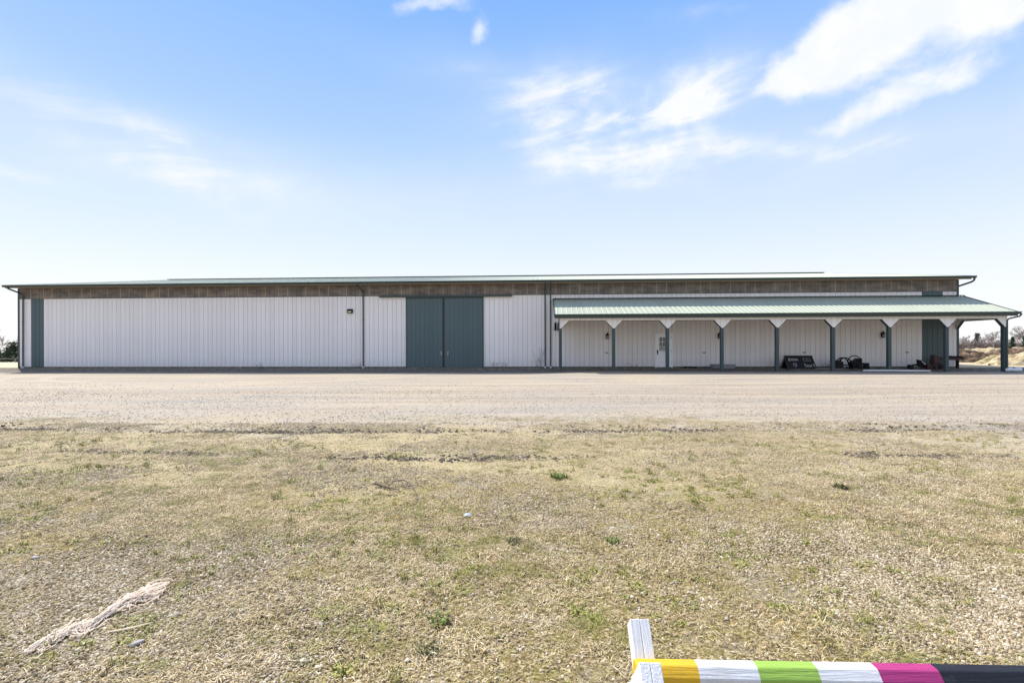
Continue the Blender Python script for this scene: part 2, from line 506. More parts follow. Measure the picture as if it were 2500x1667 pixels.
# turf
t1 = g.noise(g.scale(p, (1, 1, 1)), 42, 5, .72, 1.2)
t2 = g.noise(p, 5.5, 5, .65)
t3 = g.noise(g.scale(p, (.8, 1.3, 1)), .75, 4, .6)
turf = g.ramp(t1, [(.34, (.035, .024, .009)), (.45, (.135, .098, .038)), (.55, (.34, .265, .14)), (.68, (.62, .52, .35))])
turf = g.mix(g.ss(t2, .50, .66) * (g.ss(t3, .42, .62) * .6), turf, (.12, .12, .025))
turf = g.mix(g.ss(g.noise(p, 2.3, 5, .65), .52, .72) * .6, turf, stone)
moss = g.ss(g.noise(p, 7.0, 4, .7), .50, .62)
turf = g.mix(moss * .34, turf, g.mix(g.noise(p, 60, 2), (.13, .12, .012), (.30, .27, .05)))
turf = g.mix(g.ss(g.noise(p, 9.1, 3, .6), .66, .72) * .6, turf, (.42, .26, .03))
pale = g.ss(y + (t3 - .5) * 5.0, 4.6, 7.2)
turf = g.mix(pale * .62, turf, g.mix(g.ss(t1, .36, .6), (.27, .215, .105), (.60, .505, .32)))
# bare damp soil in the ruts
def rutmask(d, k, w):
    c = (y - (x * k + d) + (g.noise(g.comb(x * .35, d, 0.0), 1.0, 2) - .5) * -.3) * (1.0 / w)
    return g.m('POWER', 2.718, c * c * -4.0)
rm = (rutmask(9.55, -.012, .22) + rutmask(7.3, -.035, .16)).clamp() * g.ss(g.noise(g.scale(p, (.35, 3, 1)), 1.0, 5, .7), .46, .62)
near = g.mix(grassy.clamp(), lot, turf)
near = g.mix((rm * .25).clamp(), near, (.12, .095, .075))
# strip along the barn: earth and litter, painted darker to deepen the barn's shadow
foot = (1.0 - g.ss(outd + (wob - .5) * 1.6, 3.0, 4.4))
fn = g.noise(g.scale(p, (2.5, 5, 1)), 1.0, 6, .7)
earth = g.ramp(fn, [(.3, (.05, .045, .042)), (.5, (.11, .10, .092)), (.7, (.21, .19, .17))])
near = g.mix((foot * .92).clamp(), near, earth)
# fields beyond
ff = g.noise(g.scale(p, (.10, .5, 1)), 1.0, 6, .62)
field = g.ramp(ff, [(.3, (.30, .25, .155)), (.48, (.45, .38, .25)), (.7, (.60, .51, .36))])
field = g.mix(g.ss(g.noise(g.scale(p, (.06, .3, 1)), 1.0, 4), .52, .66) * .35, field, (.30, .27, .14))
beyond = (1.0 - g.ss(outd, -1.5, .2))
side = g.ss(g.m('ABSOLUTE', x + 3.0), 33.5, 38.0) * g.ss(y, 20.0, 30.0)
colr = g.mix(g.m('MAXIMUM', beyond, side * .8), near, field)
hgt = t1 * .5 + v1g * .35 + g.noise(p, 9, 4, .6) * .5
bn = g.n('ShaderNodeBump'); bn.inputs['Distance'].default_value = .02; g.put(bn.inputs['Strength'], .10 + grassy.clamp() * .72); g.put(bn.inputs['Height'], hgt)
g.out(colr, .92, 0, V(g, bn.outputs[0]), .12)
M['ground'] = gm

# ------------------------------------------------------------------ ground sheet
def axis(parts):
    a = []
    for lo, hi, st_ in parts:
        n = max(1, int(round((hi - lo) / st_))); a += list(np.linspace(lo, hi, n, endpoint=False))
    a.append(parts[-1][1]); return np.array(a)
xs = axis([(-1500, -200, 130), (-200, -60, 14), (-60, -34, 1.3), (-34, -12, .35), (-12, 12, .085), (12, 34, .35), (34, 60, 1.3), (60, 200, 14), (200, 1500, 130)])
ys = axis([(-600, -60, 90), (-60, -4, 7), (-4, 1.8, .6), (1.8, 13, .08), (13, 36, .3), (36, 80, 1.6), (80, 240, 12), (240, 1600, 110)])
XX, YY = np.meshgrid(xs, ys)
ZZ = ground(XX, YY)
verts = np.stack([XX.ravel(), YY.ravel(), ZZ.ravel()], 1)
nx, ny = len(xs), len(ys)
i = np.arange(nx - 1)[None, :] + np.arange(ny - 1)[:, None] * nx
quads = np.stack([i, i + 1, i + nx + 1, i + nx], -1).reshape(-1, 4)
me = bpy.data.meshes.new('ground')
me.vertices.add(len(verts)); me.vertices.foreach_set('co', verts.ravel())
me.loops.add(quads.size); me.loops.foreach_set('vertex_index', quads.ravel())
me.polygons.add(len(quads)); me.polygons.foreach_set('loop_start', np.arange(0, quads.size, 4))
me.polygons.foreach_set('use_smooth', np.ones(len(quads), bool))
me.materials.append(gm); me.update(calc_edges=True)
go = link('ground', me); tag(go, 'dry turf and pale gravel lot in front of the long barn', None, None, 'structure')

# ------------------------------------------------------------------ THE BARN
barn = thing('barn', 'long white barn with green trim, weathered wood band and a lean-to porch', 'barn', (0, Z0, 0), -TH)
SL, SR = -33.8, 27.55              # wall ends
BW = (SR - SL) / 201               # siding board pitch, about one foot
BAND, TOP = 4.674, 5.42
DEPTH = 28.2

def boards(parent, name, s0, n, w, z0, z1, y, m, gap=.016, th=.022, green=None, alt=None):
    me = MB().box(gap / 2, w - gap / 2, -th, 0, z0, z1).mesh(name, m)
    me2 = MB().box(gap / 2, w - gap / 2, -th, 0, z0, z1).mesh(name, alt) if alt else None
    for k in range(n):
        s = s0 + k * w
        link(name, me2 if (alt and green(s + w / 2)) else me, parent, (s, y, 0))

# body behind the cladding
MB().box(SL + .03, SR - .03, .004, .15, -.15, TOP).build('front_wall', M['siding_back'], barn)
fw = [o for o in barn.children if o.name.startswith('front_wall')][0]
isgreen = lambda s: (-32.9 < s < -31.9) or (25.55 < s < 26.5)
DL, DR = -6.93, -1.84
EL, ER = 9.12, 10.22
# boards; the barn doors and the entry door take their place where they stand
me_w = MB().box(.009, BW - .009, -.022, 0, .05, BAND - .012).mesh('siding_board', M['siding'])
me_g = MB().box(.009, BW - .009, -.022, 0, .05, BAND - .012).mesh('siding_board', M['green_siding'])
me_t = MB().box(.009, BW - .009, -.022, 0, 2.17, BAND - .012).mesh('siding_board', M['siding'])
def cut_board(a, b, z0=.05):
    if b - a > .03: MB().box(a + .006, b - .006, -.022, 0, z0, BAND - .012).build('siding_board', M['siding'], fw)
for k in range(201):
    a, b = SL + k * BW, SL + (k + 1) * BW
    if a >= DL and b <= DR: continue
    if a < DL < b: cut_board(a, DL); continue
    if a < DR < b: cut_board(DR, b); continue
    if b <= EL or a >= ER:
        link('siding_board', me_g if isgreen((a + b) / 2) else me_w, fw, (a, 0, 0)); continue
    if a < EL < b: cut_board(a, EL)
    if a < ER < b: cut_board(ER, b)
    link('siding_board', me_t, fw, (a, 0, 0)) if a >= EL and b <= ER else cut_board(max(a, EL), min(b, ER), 2.17)
# upper band of bare plywood
ub = MB().box(SL + .03, SR - .03, -.012, .0, BAND + .004, TOP - .02).build('upper_wall', M['raw_dark'], barn)
me_u = MB().box(.007, BW - .007, -.034, -.012, BAND + .012, TOP - .03).mesh('plywood_board', M['raw'])
for k in range(201): link('plywood_board', me_u, ub, (SL + k * BW, 0, 0))
me_j = MB().box(-.016, .016, -.040, -.0125, BAND + .012, TOP - .03).mesh('joint_strip', M['joint'])
for k in range(1, 67): link('joint_strip', me_j, ub, (SL + (k * 3 - (k % 3 == 0)) * BW, 0, 0))
MB().box(SL, SR, -.045, -.013, BAND - .012, BAND + .010).build('drip_flashing', M['green_trim'], barn)
MB().box(SL, SR, -.036, .0, -.02, .048).build('base_trim', M['green_trim'], barn)
MB().box(SL, SR, -.02, .0, -.30, -.022).build('skirt_board', M['skirt'], barn)
for s in (SL - .03, SR - .09):
    MB().box(s, s + .12, -.05, .12, -.12, TOP - .02).build('corner_trim', M['green_trim'], barn)
# gable ends and back
def gable(s, sgn):
    pr = [(.15, -.2), (DEPTH + .2, -.2), (DEPTH + .2, TOP), (14.2, 7.62), (.15, TOP + .08)]
    w_ = MB().prism(pr, s, s + .04 * sgn, 'x').build('gable_wall', M['siding_back'], barn)
    me = MB().box(-.022, 0, .009, BW - .009, .05, TOP - .1).mesh('siding_board', M['siding'])
    mx = MB().box(0, .022, .009, BW - .009, .05, TOP - .1).mesh('siding_board', M['siding'])
    for k in range(int(DEPTH / BW)):
        link('siding_board', mx if sgn > 0 else me, w_, (s + .041 * sgn, .12 + k * BW, 0))
gable(SR - .05, 1); gable(SL + .05, -1)
MB().box(SL, SR, DEPTH + .2, DEPTH + .34, -.2, TOP).build('back_wall', M['siding'], barn)

# roof: ribbed sheets
EO, EZ, RO, RZ_ = .72, 5.535, -14.2, 7.80        # eave (out, z), ridge
RL, RR = -34.02, 27.80
def ribbed(w, length, ribs, rib=.02, th=.012):
    """one metal sheet: x across, y up the slope from 0 to length"""
    prof = [(0, 0)]
    step = w / ribs
    for k in range(ribs):
        c = (k + .5) * step
        prof += [(c - .035, 0), (c - .016, rib), (c + .016, rib), (c + .035, 0)]
    prof.append((w, 0))
    top = prof; bot = [(x_, z_ - th) for x_, z_ in reversed(prof)]
    b = MB(); n = len(prof)
    for yy in (0, length):
        for x_, z_ in top + bot: b.v.append((x_, yy, z_))
    N = 2 * n
    for k in range(N):
        j = (k + 1) % N
        b.f.append((k, j, N + j, N + k)); b.mi.append(0)
    for k in range(n - 1):
        b.f.append((k, N - 1 - k, N - 2 - k, k + 1)); b.mi.append(0)
        b.f.append((N + k, N + k + 1, 2 * N - 2 - k, 2 * N - 1 - k)); b.mi.append(0)
    return b
slope_len = math.hypot(RZ_ - EZ, EO - RO)
ang = math.atan2(RZ_ - EZ, EO - RO)
# substrate slab of the roof, with the purlins it needs
roof = MB().prism([(-EO + .02, EZ - .03), (-RO, RZ_ - .03), (-RO, RZ_ - .12), (-EO + .02, EZ - .10)], RL + .02, RR - .02, 'x').build('roof', M['raw_back'], barn)
NP = 68
pw = (RR - RL) / NP
me_p = ribbed(pw - .002, slope_len, 3).mesh('roof_panel', M['roof'])
for k in range(NP):
    link('roof_panel', me_p, roof, (RL + k * pw, -EO - .02, EZ - .015), (ang, 0, 0))
rb = MB().prism([(-RO + .02, RZ_ - .03), (DEPTH + 1.0, EZ - .03), (DEPTH + 1.0, EZ - .10), (-RO + .02, RZ_ - .12)], RL + .02, RR - .02, 'x').build('back_roof', M['roof'], barn)
rp = MB()
rp.prism([(-RO - .22, RZ_ + .03), (-RO - .20, RZ_ + .085), (-RO, RZ_ + .125), (-RO + .20, RZ_ + .085), (-RO + .22, RZ_ + .03)], -33.85, 27.1, 'x')
rp.build('ridge_vent', M['green_trim'], barn)
# rake trim, fascia, soffit
for s in (RL - .02, RR - .02):
    MB().prism([(-EO - .02, EZ + .015), (-RO, RZ_ + .02), (-RO, RZ_ - .16), (-EO - .02, EZ - .15)], s, s + .04, 'x').build('rake_trim', M['green_trim'], barn)
MB().box(RL + .02, RR - .02, -EO + .0, -EO + .03, EZ - .20, EZ - .035).build('fascia', M['raw_back'], barn)
MB().box(RL + .03, RR - .03, -EO + .032, -.04, TOP - .012, TOP + .004).build('soffit', M['raw_back'], barn)
def gutter(name, a, b, out, z, parent=barn, h=.13):
    """K-style: outer lip proud, curved front"""
    pr = [(-out, z), (-out, z - h), (-out - .07, z - h), (-out - .085, z - h * .55), (-out - .125, z - h * .25), (-out - .125, z + .005),
          (-out - .11, z + .005), (-out - .11, z - h * .22), (-out - .012, z - h * .22)]
    g_ = MB().prism(pr, a, b, 'x').build(name, M['green_trim'], parent)
    MB().box(a, b, -out - .137, -out - .126, z - .022, z + .012).build('gutter_lip', M['green_light'], g_)
    return g_
gutter('gutter', RL - .06, RR + .18, EO + .035, EZ - .02)

# downspouts
def spout(path, boot=None, w=.045, zb=-.10):
    d = MB().tube(path, w * 1.3, 4, .8).build('downspout', M['green_trim'], barn)
    for q in (1.2, 3.1):
        if path[-1][2] < .3 and path[-2][2] > q:
            p_ = path[-1]
            MB().box(p_[0] - .055, p_[0] + .055, p_[1] - .045, p_[1] + .04, q, q + .03).build('strap', M['green_light'], d)
    if boot:
        s, o_ = boot
        MB().prism([(s - .06, -.16), (s + .06, -.16), (s + .055, .07), (s - .055, .07)], -o_ - .07, -o_ + .05, 'y').build('downspout_boot', M['boot'], barn)
def wallspout(s):
    spout([(s - .16, -.80, 5.40), (s - .16, -.79, 5.33), (s - .10, -.62, 5.22), (s - .02, -.16, 5.00), (s, -.095, 4.90), (s, -.095, .05)], (s, .095))
wallspout(-9.77)
for s in (2.14, 2.49):
    spout([(s, -.80, 5.40), (s, -.79, 5.33), (s, -.60, 5.22), (s, -.16, 5.02), (s, -.095, 4.92), (s, -.095, .05)], (s, .095))
spout([(-33.72, -.80, 5.40), (-33.72, -.79, 5.31), (-33.6, -.72, 5.24), (-33.42, -.16, 5.02), (-33.38, -.10, 4.90), (-33.40, -.10, .05)], (-33.40, .10))
spout([(27.90, -.78, 5.40), (27.90, -.77, 5.28), (27.82, -.70, 5.18), (27.62, .28, 4.96), (27.60, .32, 4.85), (27.60, .32, .05)], None)

# sliding doors
def sliding_door(a, b, bolt_s):
    d = MB().box(a, b, -.075, -.045, -.10, 4.56).build('sliding_door', M['green_siding'], barn)
    n = 8; fr = .07
    w = (b - a - 2 * fr) / n
    boards(d, 'door_board', a + fr, n, w, .0, 4.47, -.076, M['green_siding'], .014, .016)
    f = MB()
    f.box(a, a + fr - .006, -.10, -.077, -.10, 4.56); f.box(b - fr + .006, b, -.10, -.077, -.10, 4.56)
    f.box(a + fr, b - fr, -.099, -.0775, 4.475, 4.56); f.box(a + fr, b - fr, -.099, -.0775, -.10, -.005)
    f.build('door_frame', M['green_trim'], d)
    h = MB()
    for zz in (.84, .98): h.tube([(bolt_s, -.10, zz), (bolt_s, -.125, zz)], .02, 8)
    h.tube([(bolt_s + .03, -.095, .80), (bolt_s + .03, -.13, .80), (bolt_s + .03, -.13, 1.02), (bolt_s + .03, -.095, 1.02)], .010, 6)
    h.build('handle', M['bolt'], d)
sliding_door(DL, -4.475, -4.62)
sliding_door(-4.435, DR, -4.18)
MB().box(DL - .01, DR + .01, .0, .003, -.1, 4.6).build('door_opening', M['dark'], barn)
MB().box(-8.68, .02, -.22, -.05, 4.57, 4.68).build('door_track', M['green_trim'], barn)
MB().box(-8.6, DL - .02, -.055, -.024, 4.49, 4.565).build('track_board', M['white_trim'], barn)
MB().box(DR + .02, -.05, -.055, -.024, 4.49, 4.565).build('track_board', M['white_trim'], barn)

# entry door
ed = MB().box(EL + .07, ER - .07, -.045, -.005, .02, 2.08).build('entry_door', M['door_white'], barn)
fr = MB(); fr.box(EL, EL + .068, -.062, -.001, -.02, 2.165); fr.box(ER - .068, ER, -.062, -.001, -.02, 2.165); fr.box(EL + .069, ER - .069, -.062, -.001, 2.085, 2.165)
fr.build('door_frame', M['door_white'], ed)
wx0, wx1, wz0, wz1 = EL + .26, ER - .26, 1.03, 1.92
MB().box(wx0, wx1, -.052, -.046, wz0, wz1).build('window_pane', M['glass'], ed)
mu = MB()
for k in range(4):
    xx = wx0 + (wx1 - wx0) * k / 3; mu.box(xx - .011, xx + .011, -.062, -.053, wz0, wz1)
for k in range(4):
    zz = wz0 + (wz1 - wz0) * k / 3
    mu.box(wx0, wx1, -.0615, -.0535, zz - .011, zz + .011)
mu.build('muntin', M['door_white'], ed)
def papermat():
    m, g = mat('printed_notice')
    n = g.noise(g.scale(g.obj(), (1, 1, 1)), 26, 3, .6)
    g.out(g.mix(g.ss(n, .47, .53), (.7, .7, .7), (.06, .06, .07)), .7)
    return m
MB().box(wx0 + .01, wx1 - .01, -.066, -.063, wz0 + .01, wz0 + .29).build('notice', papermat(), ed)
MB().box(wx0 + .2, wx1 - .06, -.052, -.0465, wz0 - .10, wz0 - .03).build('notice', M['bolt'], ed)
lk = MB(); lk.box(EL + .115, EL + .185, -.075, -.0455, .90, 1.10); lk.tube([(EL + .15, -.075, .86), (EL + .15, -.13, .86)], .03, 8)
lk.build('door_lock', M['dark'], ed)
for zz in (.25, 1.0, 1.85): MB().box(ER - .085, ER - .06, -.07, -.0625, zz, zz + .11).build('hinge', M['grey'], ed)
# outlet covers
for s in (6.09, 12.19, 18.34, 24.52):
    MB().box(s - .085, s + .085, -.07, -.022, .89, .97).build('outlet_cover', M['grey'], barn)

# ---------------- porch
PL, PR, PO = 2.66, 27.86, 3.62
PZ, PT = 3.19, 4.385               # eave and wall height of the porch roof
pang = math.atan2(PT - PZ, PO)
plen = math.hypot(PT - PZ, PO) + .02
proof = MB().prism([(-PO + .02, PZ - .03), (-.03, PT - .03), (-.03, PT - .10), (-PO + .02, PZ - .10)], PL + .02, PR - .02, 'x').build('porch_roof', M['pale_wood'], barn)
NPP = 28
ppw = (PR - PL) / NPP
me_pp = ribbed(ppw - .002, plen, 3).mesh('porch_roof_panel', M['roof'])
for k in range(NPP): link('roof_panel', me_pp, proof, (PL + k * ppw, -PO - .02, PZ - .022), (pang, 0, 0))
MB().prism([(-.14, PT - .01), (-.026, PT + .045), (-.026, PT + .065), (-.15, PT + .012)], PL - .02, PR + .02, 'x').build('porch_flashing', M['green_trim'], barn)
for s in (PL - .025, PR - .015):
    MB().prism([(-PO - .02, PZ + .012), (-.03, PT + .02), (-.03, PT - .15), (-PO - .02, PZ - .16)], s, s + .04, 'x').build('porch_rake_trim', M['green_trim'], barn)
MB().box(PL, PR, -PO - .005, -PO + .02, PZ - .235, PZ - .03).build('porch_fascia', M['green_trim'], barn)
gutter('porch_gutter', PL - .03, PR + .10, PO + .01, PZ - .015)
# rafters seen from below
me_r = MB().prism([(-PO + .05, PZ - .115), (-.05, PT - .105), (-.05, PT - .28), (-PO + .05, PZ - .25)], -.02, .02, 'x').mesh('rafter', M['pale_wood'])
for k in range(28): link('rafter', me_r, proof, (PL + .3 + k * (PR - PL - .6) / 27, 0, 0))
# posts
PS = [3.0 + i_ * 3.06 for i_ in range(9)]
OUTP = 3.30
me_post = MB().box(-.085, .085, -.0, .20, -.35, 2.42).mesh('porch_post', M['post_green'])
for s in PS:
    link('porch_post', me_post, barn, (s, -OUTP, 0))
# white header with a bracket over each post
HB, VB, HT = 2.83, 2.38, 2.965
def hb(s):
    d = min(abs(s - q) for q in PS)
    if d <= .05: return VB
    return min(HB, VB + (d - .05) * (HB - VB) / .42)
brk = sorted(set([3.0 - .085, 27.48 + .085] + [q + e for q in PS for e in (-.47, -.05, .05, .47) if 2.915 < q + e < 27.565]))
hd = MB().box(2.92, 27.56, -OUTP + .03, -OUTP + .17, HB + .01, PZ - .12).build('porch_header', M['green_trim'], barn)
k = 0
a = 2.915
while a < 27.56:
    b = min(a + BW, 27.565)
    xsb = [a + .005] + [q for q in brk if a + .02 < q < b - .02] + [b - .005]
    poly = [(x_, hb(x_)) for x_ in xsb] + [(b - .005, HT + .1), (a + .005, HT + .1)]
    MB().prism(poly, -OUTP - .045, -OUTP - .006, 'y').build('header_board', M['white_trim'], hd)
    a = b
# soffit trim under the header, following the brackets
pts = [(x_, hb(x_)) for x_ in brk]
for (xa, za), (xb_, zb) in zip(pts[:-1], pts[1:]):
    if abs(za - VB) < .01 and abs(zb - VB) < .01: continue
    MB().prism([(xa, za - .002), (xb_, zb - .002), (xb_, zb - .034), (xa, za - .034)], -OUTP - .05, -OUTP + .17, 'y').build('header_trim', M['green_trim'], hd)
# back face of the header
b_ = MB()
for (xa, za), (xb_, zb) in zip(pts[:-1], pts[1:]): b_.prism([(xa, za), (xb_, zb), (xb_, HT), (xa, HT)], -OUTP + .15, -OUTP + .165, 'y')
b_.build('header_back', M['white_trim'], hd)
# side headers from the end posts back to the wall
for s in (PS[0], PS[-1]):
    pr = [(-OUTP + .17, VB), (-OUTP + .60, HB), (-.47, HB), (-.04, VB), (-.04, PT - .17), (-OUTP + .17, PZ - .16)]
    MB().prism(pr, s - .05, s + .06, 'x').build('side_header', M['white_trim'], barn)
    q = [(-OUTP + .17, VB), (-OUTP + .60, HB), (-.47, HB), (-.04, VB)]
    sb = MB()
    for (ya, za), (yb, zb) in zip(q[:-1], q[1:]): sb.prism([(ya, za - .002), (yb, zb - .002), (yb, zb - .034), (ya, za - .034)], s - .075, s + .085, 'x')
    sb.build('side_header_trim', M['green_trim'], barn)
# downspout at the last porch post
MB().tube([(27.97, -3.70, 3.09), (27.97, -3.70, 3.02), (27.90, -3.68, 2.93), (27.60, -3.40, 2.82), (27.535, -3.36, 2.72), (27.535, -3.36, -.15)], .05, 4, .8).build('downspout', M['green_trim'], barn)
MB().tube([(2.92, -3.38, 2.95), (2.92, -3.38, -.1)], .035, 4).build('corner_strip', M['green_light'], barn)

# ------------------------------------------------------------------ lights on the wall
def at_wall(s, z, out=.024): return W(s, out, z)
def lantern(s, z, label, tilt=0.0):
    t = thing('wall_lantern', label, 'lantern', at_wall(s, z), -TH, 'black lanterns along the porch wall')
    b = MB(); b.box(-.06, .06, -.02, 0, -.11, .13); b.build('back_plate', M['dark'], t)
    b = MB(); b.tube([(0, -.02, .02), (0, -.06, .13), (0, -.12, .20), (0, -.14, .19)], .012, 6); b.build('arm', M['dark'], t)
    b = MB(); c = (0, -.14, 0)
    for q in range(4):
        t_ = math.pi / 2 * q + math.pi / 4
        b.box(c[0] + .085 * math.cos(t_) - .011, c[0] + .085 * math.cos(t_) + .011, c[1] + .085 * math.sin(t_) - .011, c[1] + .085 * math.sin(t_) + .011, -.16, .05)
    b.lathe([(.10, -.185), (.11, -.165), (.085, -.16)], c, 8)
    b.build('cage', M['dark'], t)
    MB().lathe([(.055, -.16), (.065, -.05), (.055, .045)], c, 8).build('glass', M['lamp_glass'], t)
    MB().lathe([(.125, .045), (.12, .065), (.06, .13), (.05, .17), (.022, .20), (.012, .25), (.004, .28)], c, 8).build('cap', M['dark'], t)
    return t
lantern(6.10, 2.00, 'black wall lantern between the first and second porch posts')
lantern(13.10, 2.00, 'black wall lantern just left of the fourth porch post, half hidden')
lantern(23.01, 2.02, 'black wall lantern above the ground pole, left of the seventh post')
t = thing('flood_light', 'black box light on the wall at the porch corner, left of the first post', 'light', at_wall(2.80, 2.62), -TH)
MB().prism([(-.14, -.20), (-.02, -.20), (-.02, .26), (-.09, .18)], -.06, .06, 'x').build('housing', M['dark'], t)
MB().box(-.12, .05, -.16, -.02, -.23, -.205).build('bracket', M['dark'], t)
t = thing('wall_pack_light', 'dark square wall light with pale lens left of the big doors', 'light', at_wall(-10.65, 3.69), -TH)
MB().prism([(0, -.14), (-.15, -.10), (-.15, .09), (-.10, .14), (0, .14)], -.17, .17, 'x').build('housing', M['dark'], t)
def lens():
    m, g = mat('pale_lens'); g.out((.55, .50, .33), .3); return m
MB().prism([(-.151, -.095), (-.160, -.09), (-.160, .0), (-.151, .01)], -.12, .12, 'x').build('lens', lens(), t)

# ------------------------------------------------------------------ things under the porch
# black coop panel with white lettering
s0, s1 = 16.62, 18.30
pa = WG((s0 + s1) / 2, 1.05)
t = thing('coop_jump', 'black A-shaped jump panel with white hand lettering under the porch', 'jump panel', pa, -TH)
hl = (s1 - s0) / 2 - .02; RH = .78; FT = .60
for sg in (-1, 1):
    e = math.atan2(RH, FT)
    b = MB()
    nrm = Vector((0, sg * math.sin(e), math.cos(e)))
    def P(a_, d_, off): return Vector((a_, sg * d_ * FT, RH - d_ * RH)) + nrm * off
    b.v += [tuple(P(a_, d_, o_)) for o_ in (0, -.022) for a_, d_ in ((-hl, 0), (hl, 0), (hl, 1.0), (-hl, 1.0))]
    for q in ((0, 1, 2, 3), (7, 6, 5, 4), (0, 4, 5, 1), (1, 5, 6, 2), (2, 6, 7, 3), (3, 7, 4, 0)): b.f.append(q); b.mi.append(0)
    b.build('panel', M['blackboard'], t)
    for xx in (-hl + .02, hl - .06):
        b = MB(); b.tube([P(xx, .03, -.045), P(xx, .99, -.045)], .032, 4); b.build('brace', M['greywood'], t)
    b = MB(); b.tube([P(-hl, 1.0, -.0), P(hl, 1.0, -.0)], .016, 4); b.build('edge_strip', M['greywood'], t)
MB().box(-hl - .03, hl + .01, -.03, .03, RH - .01, RH + .028).build('ridge_cap', M['blackboard'], t)
nrm = Vector((0, -math.sin(math.atan2(RH, FT)), math.cos(math.atan2(RH, FT))))
def stroke(b, pl, r=.012):
    q = [Vector((-hl + x_ * 2 * hl, -d_ * FT, RH - d_ * RH)) + nrm * .005 for x_, d_ in pl]
    b.tube(q, r, 4, .5)
def letters(b, chars, x0, d0, w, h, gap, r=.013):
    L = {'B': [[(0, 0), (0, 1)], [(0, 0), (.8, .1), (.8, .38), (0, .48)], [(0, .48), (.95, .6), (.9, .92), (0, 1)]],
         'O': [[(.15, .25), (.5, .05), (.9, .3), (.95, .7), (.5, 1), (.08, .7), (.15, .25)]],
         'K': [[(.05, .05), (.05, 1)], [(.85, .1), (.1, .55), (.9, 1)]],
         'S': [[(.95, .08), (.4, 0), (.1, .25), (.5, .48), (.9, .7), (.6, 1), (0, .92)]],
         'm': [[(.05, 1), (.08, .45)], [(.08, .6), (.3, .42), (.45, .6), (.45, 1)], [(.45, .6), (.75, .42), (.95, .6), (.95, 1)]],
         'a': [[(.85, .5), (.4, .42), (.08, .7), (.35, 1), (.8, .85)], [(.85, .45), (.9, 1)]],
         'r': [[(.15, .45), (.2, 1)], [(.2, .65), (.5, .45), (.85, .5)]],
         't': [[(.5, 0), (.5, .9), (.85, 1)], [(.1, .4), (.95, .32)]]}
    for c in chars:
        for pl in L[c]: stroke(b, [(x0 + px_ * w, d0 + py_ * h) for px_, py_ in pl], r)
        x0 += w + gap
b = MB(); letters(b, 'BOO', .115, .17, .075, .20, .018, .016); letters(b, 'K', .395, .20, .055, .16, .01)
stroke(b, [(.635, .19), (.875, .19), (.885, .37), (.64, .37), (.635, .19)], .012); stroke(b, [(.76, .2), (.765, .36)], .006)
stroke(b, [(.245, .78), (.20, .70), (.215, .60), (.27, .56), (.325, .61), (.33, .70), (.29, .79)], .013)
stroke(b, [(.255, .64), (.27, .70), (.285, .64)], .008)
stroke(b, [(.25, .80), (.29, .81)]); stroke(b, [(.255, .87), (.285, .87)])
letters(b, 'S', .60, .58, .075, .24, .02, .014); letters(b, 'mart', .69, .60, .058, .22, .014, .011)
b.build('lettering', M['chalk'], t)
# boards lying beside it
bd = thing('loose_boards', 'grey weathered boards lying flat right of the black jump panel', 'boards', WG(19.0, 1.75), -TH + .06)
for q in range(3): MB().box(-1.0 + q * .12, .85 - q * .2, -.08 + q * .13, .04 + q * .13, .005 + q * .02, .04 + q * .02).build('plank', M['greywood'], bd, rot=(0, 0, .03 * q))
# low black pallet by the door
t = thing('black_pallet', 'low flat black pallet lying by the wall right of the white door', 'pallet', WG(11.15, .55), -TH)
for q in range(5): MB().box(-.36, .36, -.30 + q * .13, -.20 + q * .13, .085, .105).build('slat', M['dark'], t)
for q in (-.33, 0, .33): MB().box(q - .03, q + .03, -.3, .32, .0, .084).build('runner', M['dark'], t)
# grey round trough behind the fourth post
t = thing('metal_trough', 'low round grey trough behind the fourth porch post', 'trough', WG(12.95, 1.15), -TH)
b = MB(); b.lathe([(.62, 0), (.70, .03), (.72, .24), (.735, .25), (.735, .27), (.70, .27), (.69, .06), (.1, .05)], (0, 0, 0), 24); b.build('basin', M['concrete'], t, smooth=False)
MB().lathe([(.738, .12), (.748, .13), (.738, .14)], (0, 0, 0), 24).build('rib', M['grey'], t)

# black implement
t = thing('farm_implement', 'black farm implement with curved bars and wheels under the porch', 'farm implement', WG(20.42, 1.15), -TH)
def wheel(parent, x_, y_, r_, w_, rot=0.0, m='tyre'):
    o_ = MB(); n_ = 20
    prof = []
    for kk in range(n_): pass
    b = MB(); b.lathe([(r_ * .55, -w_ / 2), (r_ * .93, -w_ / 2), (r_, -w_ * .3), (r_, w_ * .3), (r_ * .93, w_ / 2), (r_ * .55, w_ / 2)], (0, 0, 0), 18)
    wo_ = b.build('wheel', M[m], parent, (x_, y_, r_), (R(90), 0, rot))
    MB().lathe([(r_ * .54, -w_ * .42), (r_ * .5, -w_ * .1), (r_ * .18, w_ * .0), (r_ * .12, w_ * .55)], (0, 0, 0), 12).build('rim', M['grey' if m == 'x' else 'dark'], wo_)
def arc(cx, cz, r_, a0, a1, y_, n=12, sx=1.0): return [(cx + sx * r_ * math.cos(a0 + (a1 - a0) * q / n), y_, cz + r_ * math.sin(a0 + (a1 - a0) * q / n)) for q in range(n + 1)]
wheel(t, -.78, -.25, .26, .14, .2); wheel(t, -.70, .30, .26, .14, .1)
b = MB(); b.tube(arc(-.38, .33, .34, 0, math.pi, -.22), .032, 6); b.tube(arc(-.30, .33, .34, 0, math.pi, .22), .032, 6); b.tube([(-.04, -.22, .05), (-.04, .22, .05)], .03, 6)
b.tube([(-.72, -.22, .33), (-.72, -.22, .05)], .03, 6); b.tube([(-.04, -.22, .33), (.06, -.22, .02)], .03, 6); b.build('hoop', M['dark'], t)
